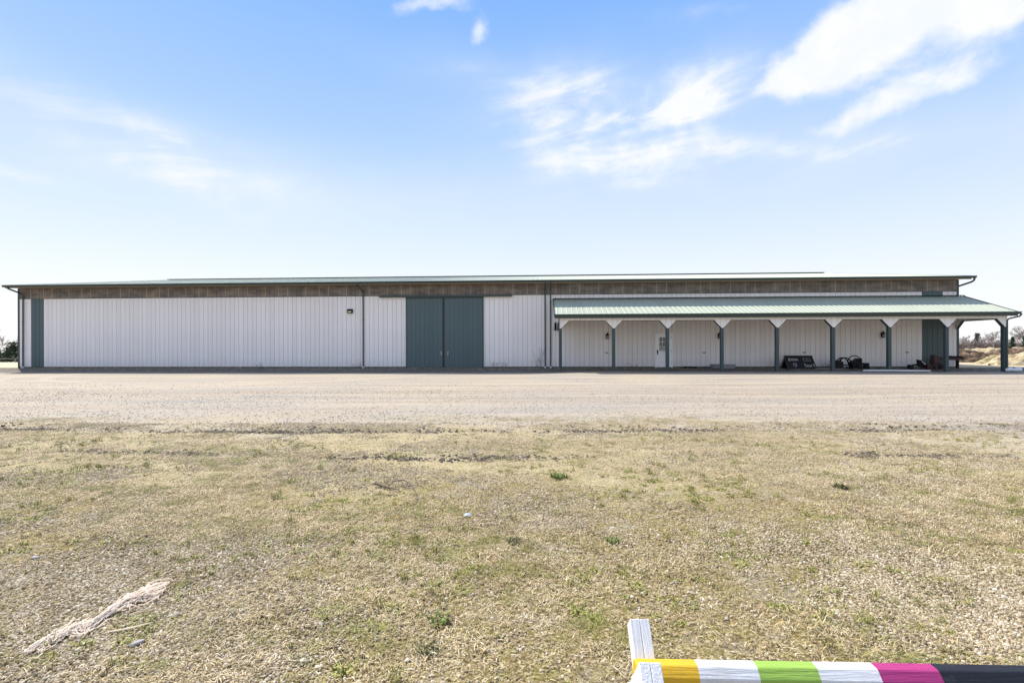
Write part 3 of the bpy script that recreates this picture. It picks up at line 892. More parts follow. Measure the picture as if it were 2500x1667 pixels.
b = MB(); b.tube(arc(.22, .45, .34, .35, math.pi * .95, -.1, sx=1.1), .028, 6); b.tube([(-.15, -.1, .50), (-.05, -.12, .06)], .028, 6); b.build('guard_bar', M['dark'], t)
MB().prism([(.0, .36), (.48, .64), (.56, .64), (.56, .24), (.62, .12), (.10, .06), (.04, .2)], -.28, .22, 'y').build('hopper', M['dark'], t)
MB().prism([(.52, .06), (.98, .04), (1.0, .36), (.62, .36), (.56, .30)], -.25, .28, 'y').build('engine_cover', M['dark'], t)
b = MB(); b.tube([(-.95, 0, .26), (.95, 0, .17)], .045, 4); b.tube([(-.95, -.25, .30), (-.5, .0, .55), (-.5, .0, .18)], .025, 5); b.tube([(-.62, -.1, .2), (-.60, -.1, .68), (-.5, -.1, .62)], .035, 5)
b.tube([(-.86, .1, .3), (-.80, .1, .60)], .03, 5); b.box(-.66, -.44, -.15, .12, .15, .44); b.build('frame', M['dark'], t)
wheel(t, .42, -.32, .15, .10); wheel(t, .86, -.30, .12, .09)
b = MB(); b.box(.37, .41, -.36, -.345, .10, .22); b.box(.51, .60, -.295, -.285, .09, .23); b.box(-.42, -.38, -.25, -.24, .10, .14); b.build('label_plate', M['bolt'], t)

# red mower-like machine
t = thing('red_implement', 'dark red two-part farm machine with white bar by the eighth post', 'farm implement', WG(24.62, 1.55), -TH)
t.scale = (.62, .8, .80)
wheel(t, -1.62, -.2, .17, .10); wheel(t, -1.45, .25, .17, .10)
b = MB(); b.tube([(-1.6, 0, .24), (-1.2, 0, .34), (-.35, 0, .30), (.2, 0, .25)], .055, 4); b.tube([(-1.55, -.2, .17), (-1.45, .25, .17)], .03, 5); b.tube([(-1.5, 0, .2), (-.9, -.1, .36)], .04, 5); b.build('tow_bar', M['dark'], t)
MB().prism([(-1.0, .25), (-.45, .16), (-.32, .30), (-.45, .62), (-.66, .66), (-.70, .56), (-.86, .70), (-.92, .66), (-.84, .48)], -.12, .14, 'y').build('engine', M['dark'], t)
MB().tube([(-.70, -.22, .60), (-.40, -.24, .34)], .028, 4).build('white_bar', M['bolt'], t)
b = MB(); b.prism([(.40, .25), (.95, .22), (.84, .60), (.78, 1.0), (.52, 1.06), (.42, 1.0), (.38, .6)], -.26, .20, 'y')
b.build('seat_hood', M['red'], t)
b = MB(); b.prism([(-.34, .02), (-.30, .38), (-.22, .42), (.0, .30), (.30, .40), (.60, .48), (.95, .42), (.98, .12), (.80, .02)], -.35, -.26, 'y')
b.prism([(-.34, .06), (-.30, .38), (.95, .38), (.98, .12)], -.20, .28, 'y'); b.build('deck', M['red'], t)
b = MB(); b.tube([(-.3, -.39, .08), (.1, -.40, .22), (.7, -.40, .46), (1.0, -.36, .48)], .022, 5); b.tube([(.1, -.2, .44), (.12, -.2, .70), (.3, -.2, .76)], .02, 5); b.build('side_rail', M['brownwood'], t)
wheel(t, .88, -.38, .20, .10); wheel(t, .30, -.36, .13, .08)
MB().box(.36, .46, -.358, -.352, .14, .18).build('label_plate', M['bolt'], t)

# long dark bench near the barn's right corner
t = thing('low_bench', 'long dark reddish bench with black cover behind the eighth post', 'bench', WG(26.95, .62), -TH)
MB().box(-1.25, .33, -.20, .16, .60, .66).build('seat', M['brownwood'], t)
b = MB(); b.tube([(-.70, -.02, .69), (-.5, -.02, .72), (-.1, -.02, .70), (.2, -.02, .71), (.38, -.02, .69)], [.04, .08, .07, .08, .04], 8, .7); b.build('cover', M['dark'], t)
MB().box(-1.22, .31, -.19, -.165, .50, .60).build('apron', M['red'], t)
for xx in (-1.2, .05): MB().box(xx, xx + .06, -.10, .10, -.05, .60).build('leg', M['brownwood'], t)

# long white pole lying on the ground
pa_, pb_ = at(2107, 906.5), at(2271, 907.5)
pl = MB(); c_ = (pa_ + pb_) / 2; hv = (pb_ - pa_) / 2
pl.tube([-hv + Vector((0, 0, .05)), -hv * .3 + Vector((0, 0, .052)), hv * .4 + Vector((0, 0, .05)), hv + Vector((0, 0, .05))], .048, 8)
tag(pl.build('ground_pole', M['bolt'], None, c_, smooth=True), 'long white pole lying on the ground before the seventh post', 'pole')
# white film bundle by the last post
p_ = at(2475, 908)
b = MB(); b.tube([(-.42, 0, .07), (-.34, 0, .12), (-.15, .02, .145), (0, .0, .10), (.15, -.02, .14), (.33, 0, .13), (.42, .02, .06)], [.05, .12, .14, .095, .13, .12, .04], 12, .85)
vv = []
for v in b.v:
    n_ = float(fbm(v[0] * 9 + v[1] * 4, v[2] * 12 + v[1] * 9, 77, 3)) - .5
    vv.append((v[0] + n_ * .05, v[1] + n_ * .06, max(0, v[2] + n_ * .05)))
b.v = vv
tag(b.build('plastic_bundle', M['wrap'], None, p_, (0, 0, -.05), True), 'crumpled white plastic bundle on the ground by the last porch post', 'bundle')
# curled white straps of litter on the gravel edge
for px, py, lb in ((2007, 909, 'thin white curl of litter below the loose boards'), (2077, 909.5, 'thin white curl of litter in front of the black implement'), (2262, 912, 'white curled strap hanging off the end of the ground pole'),
                   (2172, 904, 'small upright white strap at the foot of the seventh post')):
    p_ = at(px, py); b = MB(); q = [Vector((0, 0, .02))]
    for kk in range(9): q.append(q[-1] + Vector((random.uniform(.01, .07), random.uniform(-.05, .05), random.uniform(-.03, .035))))
    for v in q: v.z = max(.01, v.z)
    if px == 2172: q = [Vector((0, 0, 0)), Vector((.02, 0, .08)), Vector((-.02, 0, .15)), Vector((.03, 0, .2)), Vector((.06, 0, .12))]
    b.tube(q, .010, 4, .5)
    tag(b.build('litter_strap', M['bolt'], None, p_), lb, 'litter', 'scraps of white litter by the porch')

# ------------------------------------------------------------------ jump with painted pole
t = thing('cavaletti_jump', 'low wooden jump with a pole striped yellow, white, green, pink and black', 'jump', (.0, .0, 0))
gz = -.2
def colr_(name, c, gsc=(5, 90, 90)):
    m, g = mat(name)
    p = g.obj()
    gr = g.noise(g.scale(p, gsc), 1.0, 5, .65)
    n = g.noise(p, 14, 4, .6)
    f = .88 + gr * .12 + n * .12
    c2 = g.n('ShaderNodeMix', data_type='RGBA', blend_type='MULTIPLY'); c2.inputs[0].default_value = 1
    g.put(c2.inputs[6], c); g.put(c2.inputs[7], g.comb(f, f, f))
    chip = g.ss(g.noise(g.scale(p, (14, 60, 60)), 1.0, 6, .78), .655, .70)
    g.out(g.mix((chip * .6 + g.ss(g.noise(p, 5, 6, .7), .5, .75) * .22).clamp(), V(g, c2.outputs[2]), (.25, .2, .15) if c[0] > .1 else (.3, .32, .3)), .6, 0, g.bump(gr, .9, .006), .3)
    return m
cols = [colr_('yellow_paint', (.70, .41, .022)), colr_('white_paint', (.70, .70, .71)), colr_('lime_paint', (.28, .45, .075)),
        colr_('pink_paint', (.38, .035, .17)), colr_('black_paint', (.012, .014, .022))]
ya = R(-1.9)
jm = link('pole', None, t, (.475, 2.03, .105), (0, 0, ya))
FL = .052
oc = [(FL / math.cos(R(22.5)) * math.cos(R(22.5 + 45 * q)), FL / math.cos(R(22.5)) * math.sin(R(22.5 + 45 * q))) for q in range(8)]
segs = [(0, .230), (1, .222), (2, .222), (1, .222), (3, .222), (4, .60), (3, .222), (1, .222), (2, .222), (1, .222), (0, .230)]
pole_mb = MB(); xx = 0
pv = []
for q, (ci, ln) in enumerate(segs):
    nn = 3
    pole_mb.m = ci
    for w_ in range(nn):
        a_, b2 = xx + ln * w_ / nn, xx + ln * (w_ + 1) / nn
        base = len(pole_mb.v)
        for c_x in (a_, b2):
            for (yy, zz) in oc: pole_mb.v.append((c_x, yy, zz))
        for kk in range(8):
            j = (kk + 1) % 8
            pole_mb.f.append((base + kk, base + j, base + 8 + j, base + 8 + kk)); pole_mb.mi.append(ci)
    xx += ln
pole_mb.f.append(tuple(reversed(range(8)))); pole_mb.mi.append(0)
n_ = len(pole_mb.v); pole_mb.f.append(tuple(range(n_ - 8, n_))); pole_mb.mi.append(0)
PLEN = xx
pm = pole_mb.mesh('pole', cols)
bpy.data.objects.remove(jm)
jm = link('pole', pm, t, (.471, 1.968, gz + .293), (0, 0, ya))
mod = jm.modifiers.new('weld', 'WELD'); mod.merge_threshold = .0005
mod = jm.modifiers.new('bevel', 'BEVEL'); mod.width = .004; mod.segments = 2; mod.limit_method = 'ANGLE'
wp = colr_('cracked_white_paint', (.74, .74, .75), (90, 90, 4))
def arm(x0, sgn, off):
    """two planks side by side, leaning along y"""
    a_ = MB()
    L, wd, th = (.56 if sgn > 0 else .53), .039, .080
    for q in (0, 1):
        a_.box(q * (wd + .0012), q * (wd + .0012) + wd, -th / 2, th / 2, 0, L)
    o = a_.build('cross_arm', wp, t, (x0, 1.985 - sgn * .215 + off, gz - .01), (-sgn * R(43), 0, ya))
    m_ = o.modifiers.new('bevel', 'BEVEL'); m_.width = .0022; m_.segments = 1
for x0, yo in ((.474, 0.0), (.475 + PLEN - .12, -PLEN * math.sin(-ya))):
    arm(x0, 1, yo); arm(x0 - .003 if x0 < 1 else x0, -1, yo)

# ------------------------------------------------------------------ small things on the turf
def tangle():
    m, g = mat('pale_pink_twine'); n = g.noise(g.obj(), 30, 3, .6)
    c = g.mix(n, (.88, .75, .62), (.96, .91, .84))
    g.out(c, .8, 0, None, .2)
    nd = g.nt.nodes; pr = [q for q in nd if q.type == 'BSDF_PRINCIPLED'][0]; om = [q for q in nd if q.type == 'OUTPUT_MATERIAL'][0]
    tr = g.n('ShaderNodeBsdfTranslucent'); g.put(tr.inputs[0], c); mx = g.n('ShaderNodeMixShader'); mx.inputs[0].default_value = .45
    g.nt.links.new(pr.outputs[0], mx.inputs[1]); g.nt.links.new(tr.outputs[0], mx.inputs[2]); g.nt.links.new(mx.outputs[0], om.inputs[0]); return m
path = [at(*q) for q in ((58, 1602), (110, 1572), (150, 1556), (180, 1540), (225, 1532), (262, 1502), (300, 1478), (350, 1460), (405, 1442))]
wid = [.03, .06, .055, .045, .065, .065, .08, .10, .07]
base = path[0].copy(); b = MB()
def pt(t_):
    k_ = min(int(t_), len(path) - 2); f_ = t_ - k_
    return path[k_].lerp(path[k_ + 1], f_), wid[k_] * (1 - f_) + wid[k_ + 1] * f_
for q in range(480):
    a_ = random.uniform(0, 7.2); ln = random.uniform(.4, 1.5); offa = random.gauss(0, .42) if q % 6 else random.gauss(0, 1.1); offz = random.random(); dr = random.gauss(0, .45)
    pl = []
    for w_ in range(6):
        tt = min(a_ + ln * w_ / 5, 7.99); c, wdt = pt(tt)
        o = offa + dr * w_ / 5 + random.gauss(0, .16)
        env = max(.12, 1 - min(1, abs(o)) ** 2)
        pl.append(c - base + Vector((.35, -.94, 0)) * o * wdt * 1.15 + Vector((0, 0, .012 + offz * wdt * .28 * env + random.uniform(0, .012))))
    b.tube(pl, random.choice((.0014, .002, .003, .0045)), 4, cap=False)
TW = tangle()
tag(b.build('twine_hank', TW, None, base), 'thick frayed hank of pale baler twine lying on the turf', 'twine')
b = MB(); pl = [at(*q) - base + Vector((0, 0, .014)) for q in ((262, 1548), (300, 1542), (340, 1533), (372, 1524))]
b.tube(pl, [.003, .005, .0045, .002], 5)
tag(b.build('twine_strand', TW, None, base), 'thin single strand of pinkish twine beside the thick hank', 'twine')

t0 = at(915, 1187)
b = MB(); A = lambda x_, y_, h_=.01: at(x_, y_) - t0 + Vector((0, 0, h_))
b.tube([A(912, 1187, .03), A(922, 1189, .035), A(938, 1193, .025), A(955, 1196, .02), A(975, 1199, .015)], [.010, .015, .012, .008, .004], 6)
b.tube([A(938, 1192), A(946, 1184, .04), A(955, 1180, .05)], [.006, .004, .003], 4)
b.tube([A(945, 1192), A(962, 1187, .06), A(985, 1186, .07), A(1003, 1193, .05), A(1014, 1204, .03), A(1017, 1220, .02), A(1016, 1234, .01)], [.006, .006, .005, .005, .004, .004, .003], 4)
b.tube([A(962, 1178, .02), A(978, 1184, .05), A(990, 1195, .02)], .0035, 4)
tag(b.build('fallen_branch', M['twig'], None, t0), 'dark broken branch with thin curved twigs on the turf', 'branch')

def rock(name, p_, sx, sy, sz, m, label, rz=0):
    b = MB(); b.lathe([(.55, -.5), (.95, -.2), (1, .15), (.8, .5), (.4, .62)], (0, 0, 0), 9)
    b.v = [(v[0] * sx * (.85 + .3 * random.random()), v[1] * sy * (.85 + .3 * random.random()), v[2] * sz) for v in b.v]
    return tag(b.build(name, m, None, p_, (random.uniform(-.1, .1), random.uniform(-.1, .1), rz)), label, 'stone' if name == 'flat_stone' else 'scrap')
M['palestone'] = paint('pale_stone', (.30, .285, .275), .8, .15, .4, 20)
rock('flat_stone', at(334, 1574, .012), .040, .018, .014, M['palestone'], 'long pale grey stone right of the twine hank', .8)
rock('flat_stone', at(86, 1364, .01), .032, .018, .014, M['palestone'], 'white flat stone in the turf near the left edge', .2)
M['scrap'] = paint('pale_blue_plastic', (.50, .57, .60), .5, .1, 0)
SCR = .42
b = MB(); b.v = [(-.08, -.03, .01), (.02, -.045, .02), (.11, .03, .012), (.05, .06, .03), (-.03, .02, .035), (-.08, -.03, .013), (.02, -.045, .023), (.11, .03, .015), (.05, .06, .033), (-.03, .02, .038)]
b.f = [(4, 3, 2, 1, 0), (5, 6, 7, 8, 9)] + [(q, (q + 1) % 5, 5 + (q + 1) % 5, 5 + q) for q in range(5)]; b.mi = [0] * 7
b.v = [(v[0] * SCR, v[1] * SCR, v[2]) for v in b.v]
tag(b.build('plastic_scrap', M['scrap'], None, at(1140, 1262)), 'small scrap of pale blue plastic in the turf', 'scrap')

def weedmat(name, a, b_):
    m, g = mat(name); r = g.attr('shade'); g.out(g.mix(r, a, b_), .7, 0, None, .3); return m
wm1 = weedmat('green_weed', (.085, .12, .022), (.24, .29, .07)); wm2 = weedmat('dark_sedge', (.05, .05, .02), (.16, .16, .05)); wm3 = weedmat('yellow_moss', (.30, .22, .03), (.5, .40, .08))
def blade_mesh(name, n, hmin, hmax, spread, lean, w, m, seed=0, droop=.4, flat=0.0):
    rr = random.Random(seed); vs_, fs, sh = [], [], []
    for q in range(n):
        a_ = rr.uniform(0, 2 * math.pi); r_ = spread * math.sqrt(rr.random()); x_, y_ = r_ * math.cos(a_), r_ * math.sin(a_)
        h = rr.uniform(hmin, hmax); d = rr.uniform(0, 2 * math.pi); le = lean * rr.uniform(.3, 1)
        ux, uy = math.cos(d), math.sin(d); px_, py_ = -uy, ux; ww = w * rr.uniform(.6, 1.3)
        s_ = rr.random(); b0 = len(vs_); z0_ = rr.uniform(0, flat)
        for t_, wf in ((0, 1), (.5, .8), (1, .12)):
            zz = z0_ + h * t_ * math.cos(le) * (1 - droop * t_ * t_); dd = h * t_ * math.sin(le) * (1 + .3 * t_)
            for e in (-1, 1): vs_.append((x_ + ux * dd + px_ * ww * wf * e / 2, y_ + uy * dd + py_ * ww * wf * e / 2, zz))
        for q2 in range(2): fs.append((b0 + 2 * q2, b0 + 2 * q2 + 1, b0 + 2 * q2 + 3, b0 + 2 * q2 + 2))
        sh += [s_] * 6
    me = bpy.data.meshes.new(name); me.from_pydata(vs_, [], fs); me.materials.append(m)
    at_ = me.attributes.new('shade', 'FLOAT', 'POINT'); at_.data.foreach_set('value', sh); me.update()
    return me
for (px, py, sc, m_, lb, fl) in ((1075, 1514, .085, wm1, 'bright green weed clump nearest the middle of the turf', .02), (1047, 1592, .075, wm2, 'dark olive sedge tuft in front of the green weed clump', .03),
                             (1496, 1320, .07, wm1, 'small green weed tuft in the open turf beyond the jump', .01), (1366, 1165, .13, wm1, 'green weed patch at the edge of the gravel', .01),
                             (2052, 1190, .11, wm2, 'brownish weed clump at the right by the rutted gravel', .02), (1255, 1323, .08, wm2, 'ragged tuft of half dead grass in mid turf', .02)):
    tag(link('weed_tuft', blade_mesh('weed_tuft', 90, sc * .35, sc * .9, sc * .75, .9, sc * .11, m_, int(px)), None, at(px, py, -.004)), lb, 'weed')

# dead stems against the wall
def weeds(s, n, h, lb, out=.25):
    b = MB(); rr = random.Random(int(s * 10))
    for q in range(n):
        x_ = rr.uniform(-.4, .4); hh = h * rr.uniform(.4, 1); l_ = rr.uniform(-.35, .35)
        b.tube([(x_, 0, 0), (x_ + l_ * .3 * hh, 0, hh * .5), (x_ + l_ * hh, rr.uniform(-.1, .1), hh)], [.008, .006, .004], 3)
        for w_ in range(3):
            f_ = rr.uniform(.3, .9); b.tube([(x_ + l_ * hh * f_ * f_, 0, hh * f_), (x_ + l_ * hh * f_ + rr.uniform(-.2, .2), 0, hh * f_ + rr.uniform(.05, .22))], .004, 3)
    tag(b.build('dead_weeds', M['stalk'], None, WG(s, out), (0, 0, -TH)), lb, 'weeds', 'dead weeds along the barn wall')
weeds(1.75, 9, 1.35, 'tall dead weed stems left of the paired downspouts'); weeds(-1.2, 4, .55, 'sparse dead stems right of the sliding doors'); weeds(-10.1, 5, .5, 'short dead stems left of the first long downspout')
weeds(-16.8, 4, .4, 'bent dead stalks under the long white wall left of the lamp'); weeds(7.6, 5, .3, 'low dead stems between the second post and the door'); weeds(-.6, 5, .4, 'low dead stems between sliding doors and downspouts')
weeds(19.05, 10, .35, 'dark weed clump beside the fifth porch post', 1.4)

# ------------------------------------------------------------------ mounds on the right
def moundmat(name, a, b_, c_):
    m, g = mat(name); p = g.pos()
    n = g.noise(p, 2.2, 6, .68, .6); n2 = g.noise(g.scale(p, (.5, .5, 1.6)), 1.6, 5, .6)
    cc = g.ramp(n, [(.30, a), (.48, b_), (.66, c_)])
    cc = g.mix(g.ss(n2, .5, .68) * .5, cc, a)
    g.out(cc, .95, 0, g.bump(n, .9, .08), .1); return m
straw = moundmat('straw_litter', (.15, .11, .07), (.42, .34, .21), (.62, .53, .37))
dirtm = moundmat('dug_earth', (.04, .025, .017), (.10, .062, .042), (.27, .20, .13))
mossy = moundmat('mossy_straw', (.09, .07, .04), (.30, .25, .13), (.54, .46, .29))
def mound(name, cx, cy, rx, ry, h, m, label, seed, rz=0, cliff=0.0):
    n = 44; b = MB(); z0 = float(ground(cx, cy))
    for j in range(n):
        for i_ in range(n):
            u, v = (i_ / (n - 1) * 2 - 1), (j / (n - 1) * 2 - 1)
            r_ = math.hypot(u, v) + .28 * (float(fbm(u * 2.2 + seed, v * 2.2, seed)) - .5)
            k_ = max(0, 1 - r_)
            hh = h * (min(1, k_ * 2.2) ** (.8)) * (.35 + 1.1 * float(fbm(u * 3 + seed, v * 3 + 7, seed + 3))) + (.34 * h * (float(fbm(u * 11, v * 11, seed + 5)) - .5) if k_ > 0 else -.12)
            x_, y_ = u * rx, v * ry
            c, s_ = math.cos(rz), math.sin(rz)
            X_, Y_ = cx + x_ * c - y_ * s_, cy + x_ * s_ + y_ * c
            b.v.append((X_ - cx, Y_ - cy, float(ground(X_, Y_)) - z0 + hh - .03))
    for j in range(n - 1):
        for i_ in range(n - 1): q = j * n + i_; b.f.append((q, q + 1, q + n + 1, q + n)); b.mi.append(0)
    tag(b.build(name, m, None, (cx, cy, z0), smooth=True), label, 'mound')
mound('dirt_bank', 40.4, 44.5, 4.6, 2.2, .95, dirtm, 'low bank of dark dug earth beyond the porch', 3, .1)
mound('straw_mound', 46.5, 49.5, 5.0, 2.6, 1.15, straw, 'tallest pale straw heap on top of the dirt bank behind the porch', 11, .1)
mound('straw_mound', 38.6, 39.6, 2.8, 1.5, .66, mossy, 'mossy straw heap seen between the last two porch posts', 5)
mound('straw_mound', 37.2, 36.3, 3.4, 1.7, .85, straw, 'smooth yellow straw heap right of the last porch post', 8)
mound('dirt_bank', 48.5, 46.5, 5.5, 2.6, 1.05, dirtm, 'rough brown earth ridge at the right edge behind the straw', 19)
# low field fence on the left, seen beyond the crest
t = thing('field_fence', 'low pale rail fence at the field edge left of the barn', 'fence', (-52, 50.5, float(ground(-52, 50.5))))
for q in range(12):
    zz = float(ground(-62 + q * 2.6, 50.5) - ground(-52, 50.5))
    MB().box(-10 + q * 2.6 - .05, -10 + q * 2.6 + .05, -.05, .05, zz - .1, zz + .42).build('post', M['greywood'], t)
    MB().tube([(-10 + q * 2.6, -.06, zz + .36), (-10 + (q + 1) * 2.6, -.06, zz + .36)], .05, 4).build('rail', M['greywood'], t)

# ------------------------------------------------------------------ trees
def bare_tree(H, seed, spread=.55, depth=6, bush=False, rmin=.012):
    rr = random.Random(seed); b = MB()
    def grow(p, d, L, r, k):
        n = 3; pl = [p]; rs = [r]
        dd = d.copy(); q = p.copy()
        for i_ in range(n):
            dd = (dd + Vector((rr.gauss(0, .13), rr.gauss(0, .13), rr.gauss(.03, .07)))).normalized()
            q = q + dd * L / n; pl.append(q.copy()); rs.append(r * (1 - .45 * (i_ + 1) / n))
        b.tube(pl, rs, 5 if k < 2 else 3, cap=False)
        if k >= depth: return
        nb = 3 if k else 4
        for i_ in range(nb + (1 if rr.random() < .4 else 0)):
            f = rr.uniform(.35, 1) if i_ else 1
            base = pl[max(1, min(n, int(round(f * n))))]
            ax = Vector((rr.gauss(0, 1), rr.gauss(0, 1), rr.gauss(0, .35))).normalized()
            nd = (dd * (1 - spread * .45) + ax * spread * rr.uniform(.7, 1.25)).normalized()
            if nd.z < -.1: nd.z *= -.3
            grow(base, nd, L * rr.uniform(.62, .82), max(rs[-1] * rr.uniform(.6, .8), rmin), k + 1)
    if bush:
        for q in range(7): grow(Vector((rr.uniform(-.8, .8), rr.uniform(-.8, .8), 0)), Vector((rr.gauss(0, .4), rr.gauss(0, .4), 1)).normalized(), H * .32, .05, 2)
    else: grow(Vector((0, 0, -.3)), Vector((0, 0, 1)), H * .30, H * .022, 0)
    return b
def tree(name, me_list, loc, label, cat='tree', group=None, rz=0, sc=1.0):
    t = thing(name, label, cat, loc, rz, group); t.scale = (sc, sc, sc)
    for nm, me in me_list: link(nm, me, t)
    return t
tv = [bare_tree(11, s_, .62, 5, False, .05).mesh('branches', M['bark_far']) for s_ in (1, 2, 3)]
tb = [bare_tree(6, s_, .8, 5, True).mesh('branches', M['brush']) for s_ in (11, 12)]
def gp(x, y): return Vector((x, y, float(ground(x, y)) - .1))
def pix(px, Y): return gp((px - 1250) / F * Y, Y)
grp = 'bare trees of the far treeline'
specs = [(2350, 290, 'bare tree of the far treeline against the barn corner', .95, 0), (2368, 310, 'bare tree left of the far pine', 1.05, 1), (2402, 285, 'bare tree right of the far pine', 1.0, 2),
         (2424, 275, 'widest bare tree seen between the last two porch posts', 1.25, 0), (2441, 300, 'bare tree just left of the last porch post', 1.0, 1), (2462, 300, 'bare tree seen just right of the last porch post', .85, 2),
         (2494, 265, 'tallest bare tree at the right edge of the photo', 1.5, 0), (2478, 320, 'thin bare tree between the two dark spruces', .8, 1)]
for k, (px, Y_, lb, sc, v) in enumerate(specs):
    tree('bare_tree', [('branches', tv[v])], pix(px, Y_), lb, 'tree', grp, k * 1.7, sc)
# the hedge-like wood below them
rrw = random.Random(5)
wb = MB()
hz0 = pix(2420, 300)
me_src = [bare_tree(6.5, s_, .95, 4, True, .07) for s_ in (21, 22)]
for q in range(90):
    src = me_src[q % 2]; px = 2290 + q * 4.2 + rrw.uniform(-4, 4); Y_ = rrw.uniform(270, 340); p_ = pix(px, Y_) - hz0
    a_ = rrw.uniform(0, 6.28); c, s_ = math.cos(a_), math.sin(a_); k_ = rrw.uniform(.75, 1.1) * 1.35
    o = len(wb.v); wb.v += [(p_.x + (v[0] * c - v[1] * s_) * k_ * 1.5, p_.y + (v[0] * s_ + v[1] * c) * k_, p_.z + v[2] * k_) for v in src.v]
    wb.f += [tuple(i_ + o for i_ in f) for f in src.f]; wb.mi += [0] * len(src.f)
tag(wb.build('brushwood', M['brush'], None, hz0), 'band of leafless purple brown brush along the far treeline', 'brush', None, 'stuff')
def conifer(H, Rr, seed, m, layers=16, gap=.1):
    rr = random.Random(seed); b = MB()
    for L_ in range(layers):
        f = L_ / layers; z_ = H * (gap + (1 - gap) * f); r_ = Rr * (1 - f) ** .85 * rr.uniform(.8, 1.15) + .05
        for q in range(13):
            a_ = rr.uniform(0, 6.28); rr_ = r_ * rr.uniform(.65, 1.1); ca, sa = math.cos(a_), math.sin(a_)
            for w_ in range(6):
                t_ = rr.uniform(.1, 1); c_ = Vector((ca * rr_ * t_, sa * rr_ * t_, z_ - .22 * rr_ * t_ + rr.gauss(0, .04 * H / 4)))
                e = H * .04 * rr.uniform(.6, 1.3) * (1.3 - .6 * t_)
                i0 = len(b.v)
                for kk in range(3): b.v.append(tuple(c_ + Vector((rr.gauss(0, e), rr.gauss(0, e), rr.gauss(0, e * .6)))))
                b.f.append((i0, i0 + 1, i0 + 2)); b.mi.append(0)
    b.v += [(0, 0, H * 1.03), (.05, 0, H * .9), (-.05, .03, H * .9)]; n_ = len(b.v); b.f.append((n_ - 3, n_ - 2, n_ - 1)); b.mi.append(0)
    return b.mesh('crown', m)
def trunk(H, r): return MB().tube([(0, 0, -.3), (0, 0, H * .5), (0, 0, H * .95)], [r, r * .6, r * .1], 6).mesh('trunk', M['bark'])
tree('spruce_tree', [('crown', conifer(4.6, 1.9, 4, M['needles'], 20, .02)), ('trunk', trunk(4.6, .12))], pix(2472, 165), 'dark young spruce right of the last porch post', 'tree', 'dark spruces at the field edge')
tree('spruce_tree', [('crown', conifer(5.0, 2.0, 6, M['needles'], 20, .02)), ('trunk', trunk(5.0, .12))], pix(2502, 165), 'dark spruce cut by the right edge of the photo', 'tree', 'dark spruces at the field edge')
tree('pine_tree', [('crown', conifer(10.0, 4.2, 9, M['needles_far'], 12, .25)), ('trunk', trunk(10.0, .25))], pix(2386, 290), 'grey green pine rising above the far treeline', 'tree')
MB_ = None
# left side
tl = [bare_tree(9, s_, .7, 5, False, .02).mesh('branches', M['bark']) for s_ in (31, 32)]
tree('bare_tree', [('branches', tl[0])], pix(43, 95) - Vector((0, 0, .3)), 'bare tree half hidden behind the barn\'s left corner', 'tree', 'bare trees left of the barn', 1.0, .78)
tree('bare_tree', [('branches', tv[1])], pix(-4, 130), 'bare tree at the left edge of the photo', 'tree', 'bare trees left of the barn', 2.0, .95)
tree('bare_tree', [('branches', tb[0])], pix(12, 150), 'low leafless shrub far left of the barn', 'shrub', None, 0, .55)
def bushmesh(seed, rx, rz_, n=1600):
    rr = random.Random(seed); b = MB()
    for q in range(n):
        a_ = rr.uniform(0, 6.28); e_ = rr.uniform(0, 1.5); k_ = rr.uniform(.55, 1.05) * (1 + .2 * math.sin(a_ * 3 + seed) * math.sin(e_ * 4))
        c_ = Vector((math.cos(a_) * math.cos(e_) * rx * k_, math.sin(a_) * math.cos(e_) * rx * k_, math.sin(e_) * rz_ * k_ + .1)); i0 = len(b.v)
        for kk in range(3): b.v.append(tuple(c_ + Vector((rr.gauss(0, .13), rr.gauss(0, .13), rr.gauss(0, .12)))))
        b.f.append((i0, i0 + 1, i0 + 2)); b.mi.append(0)
    return b.mesh('foliage', M['needles'])
tree('evergreen_shrub', [('foliage', bushmesh(3, 1.7, 2.3)), ('trunk', MB().tube([(0, 0, -.2), (0, 0, 1.4)], .1, 6).mesh('trunk', M['bark']))], pix(37, 68), 'dark dense evergreen shrub at the left corner of the barn', 'shrub')
tree('evergreen_shrub', [('foliage', bushmesh(5, 1.9, 1.3, 900))], pix(8, 78), 'low dark rounded shrub near the left edge of the photo', 'shrub')

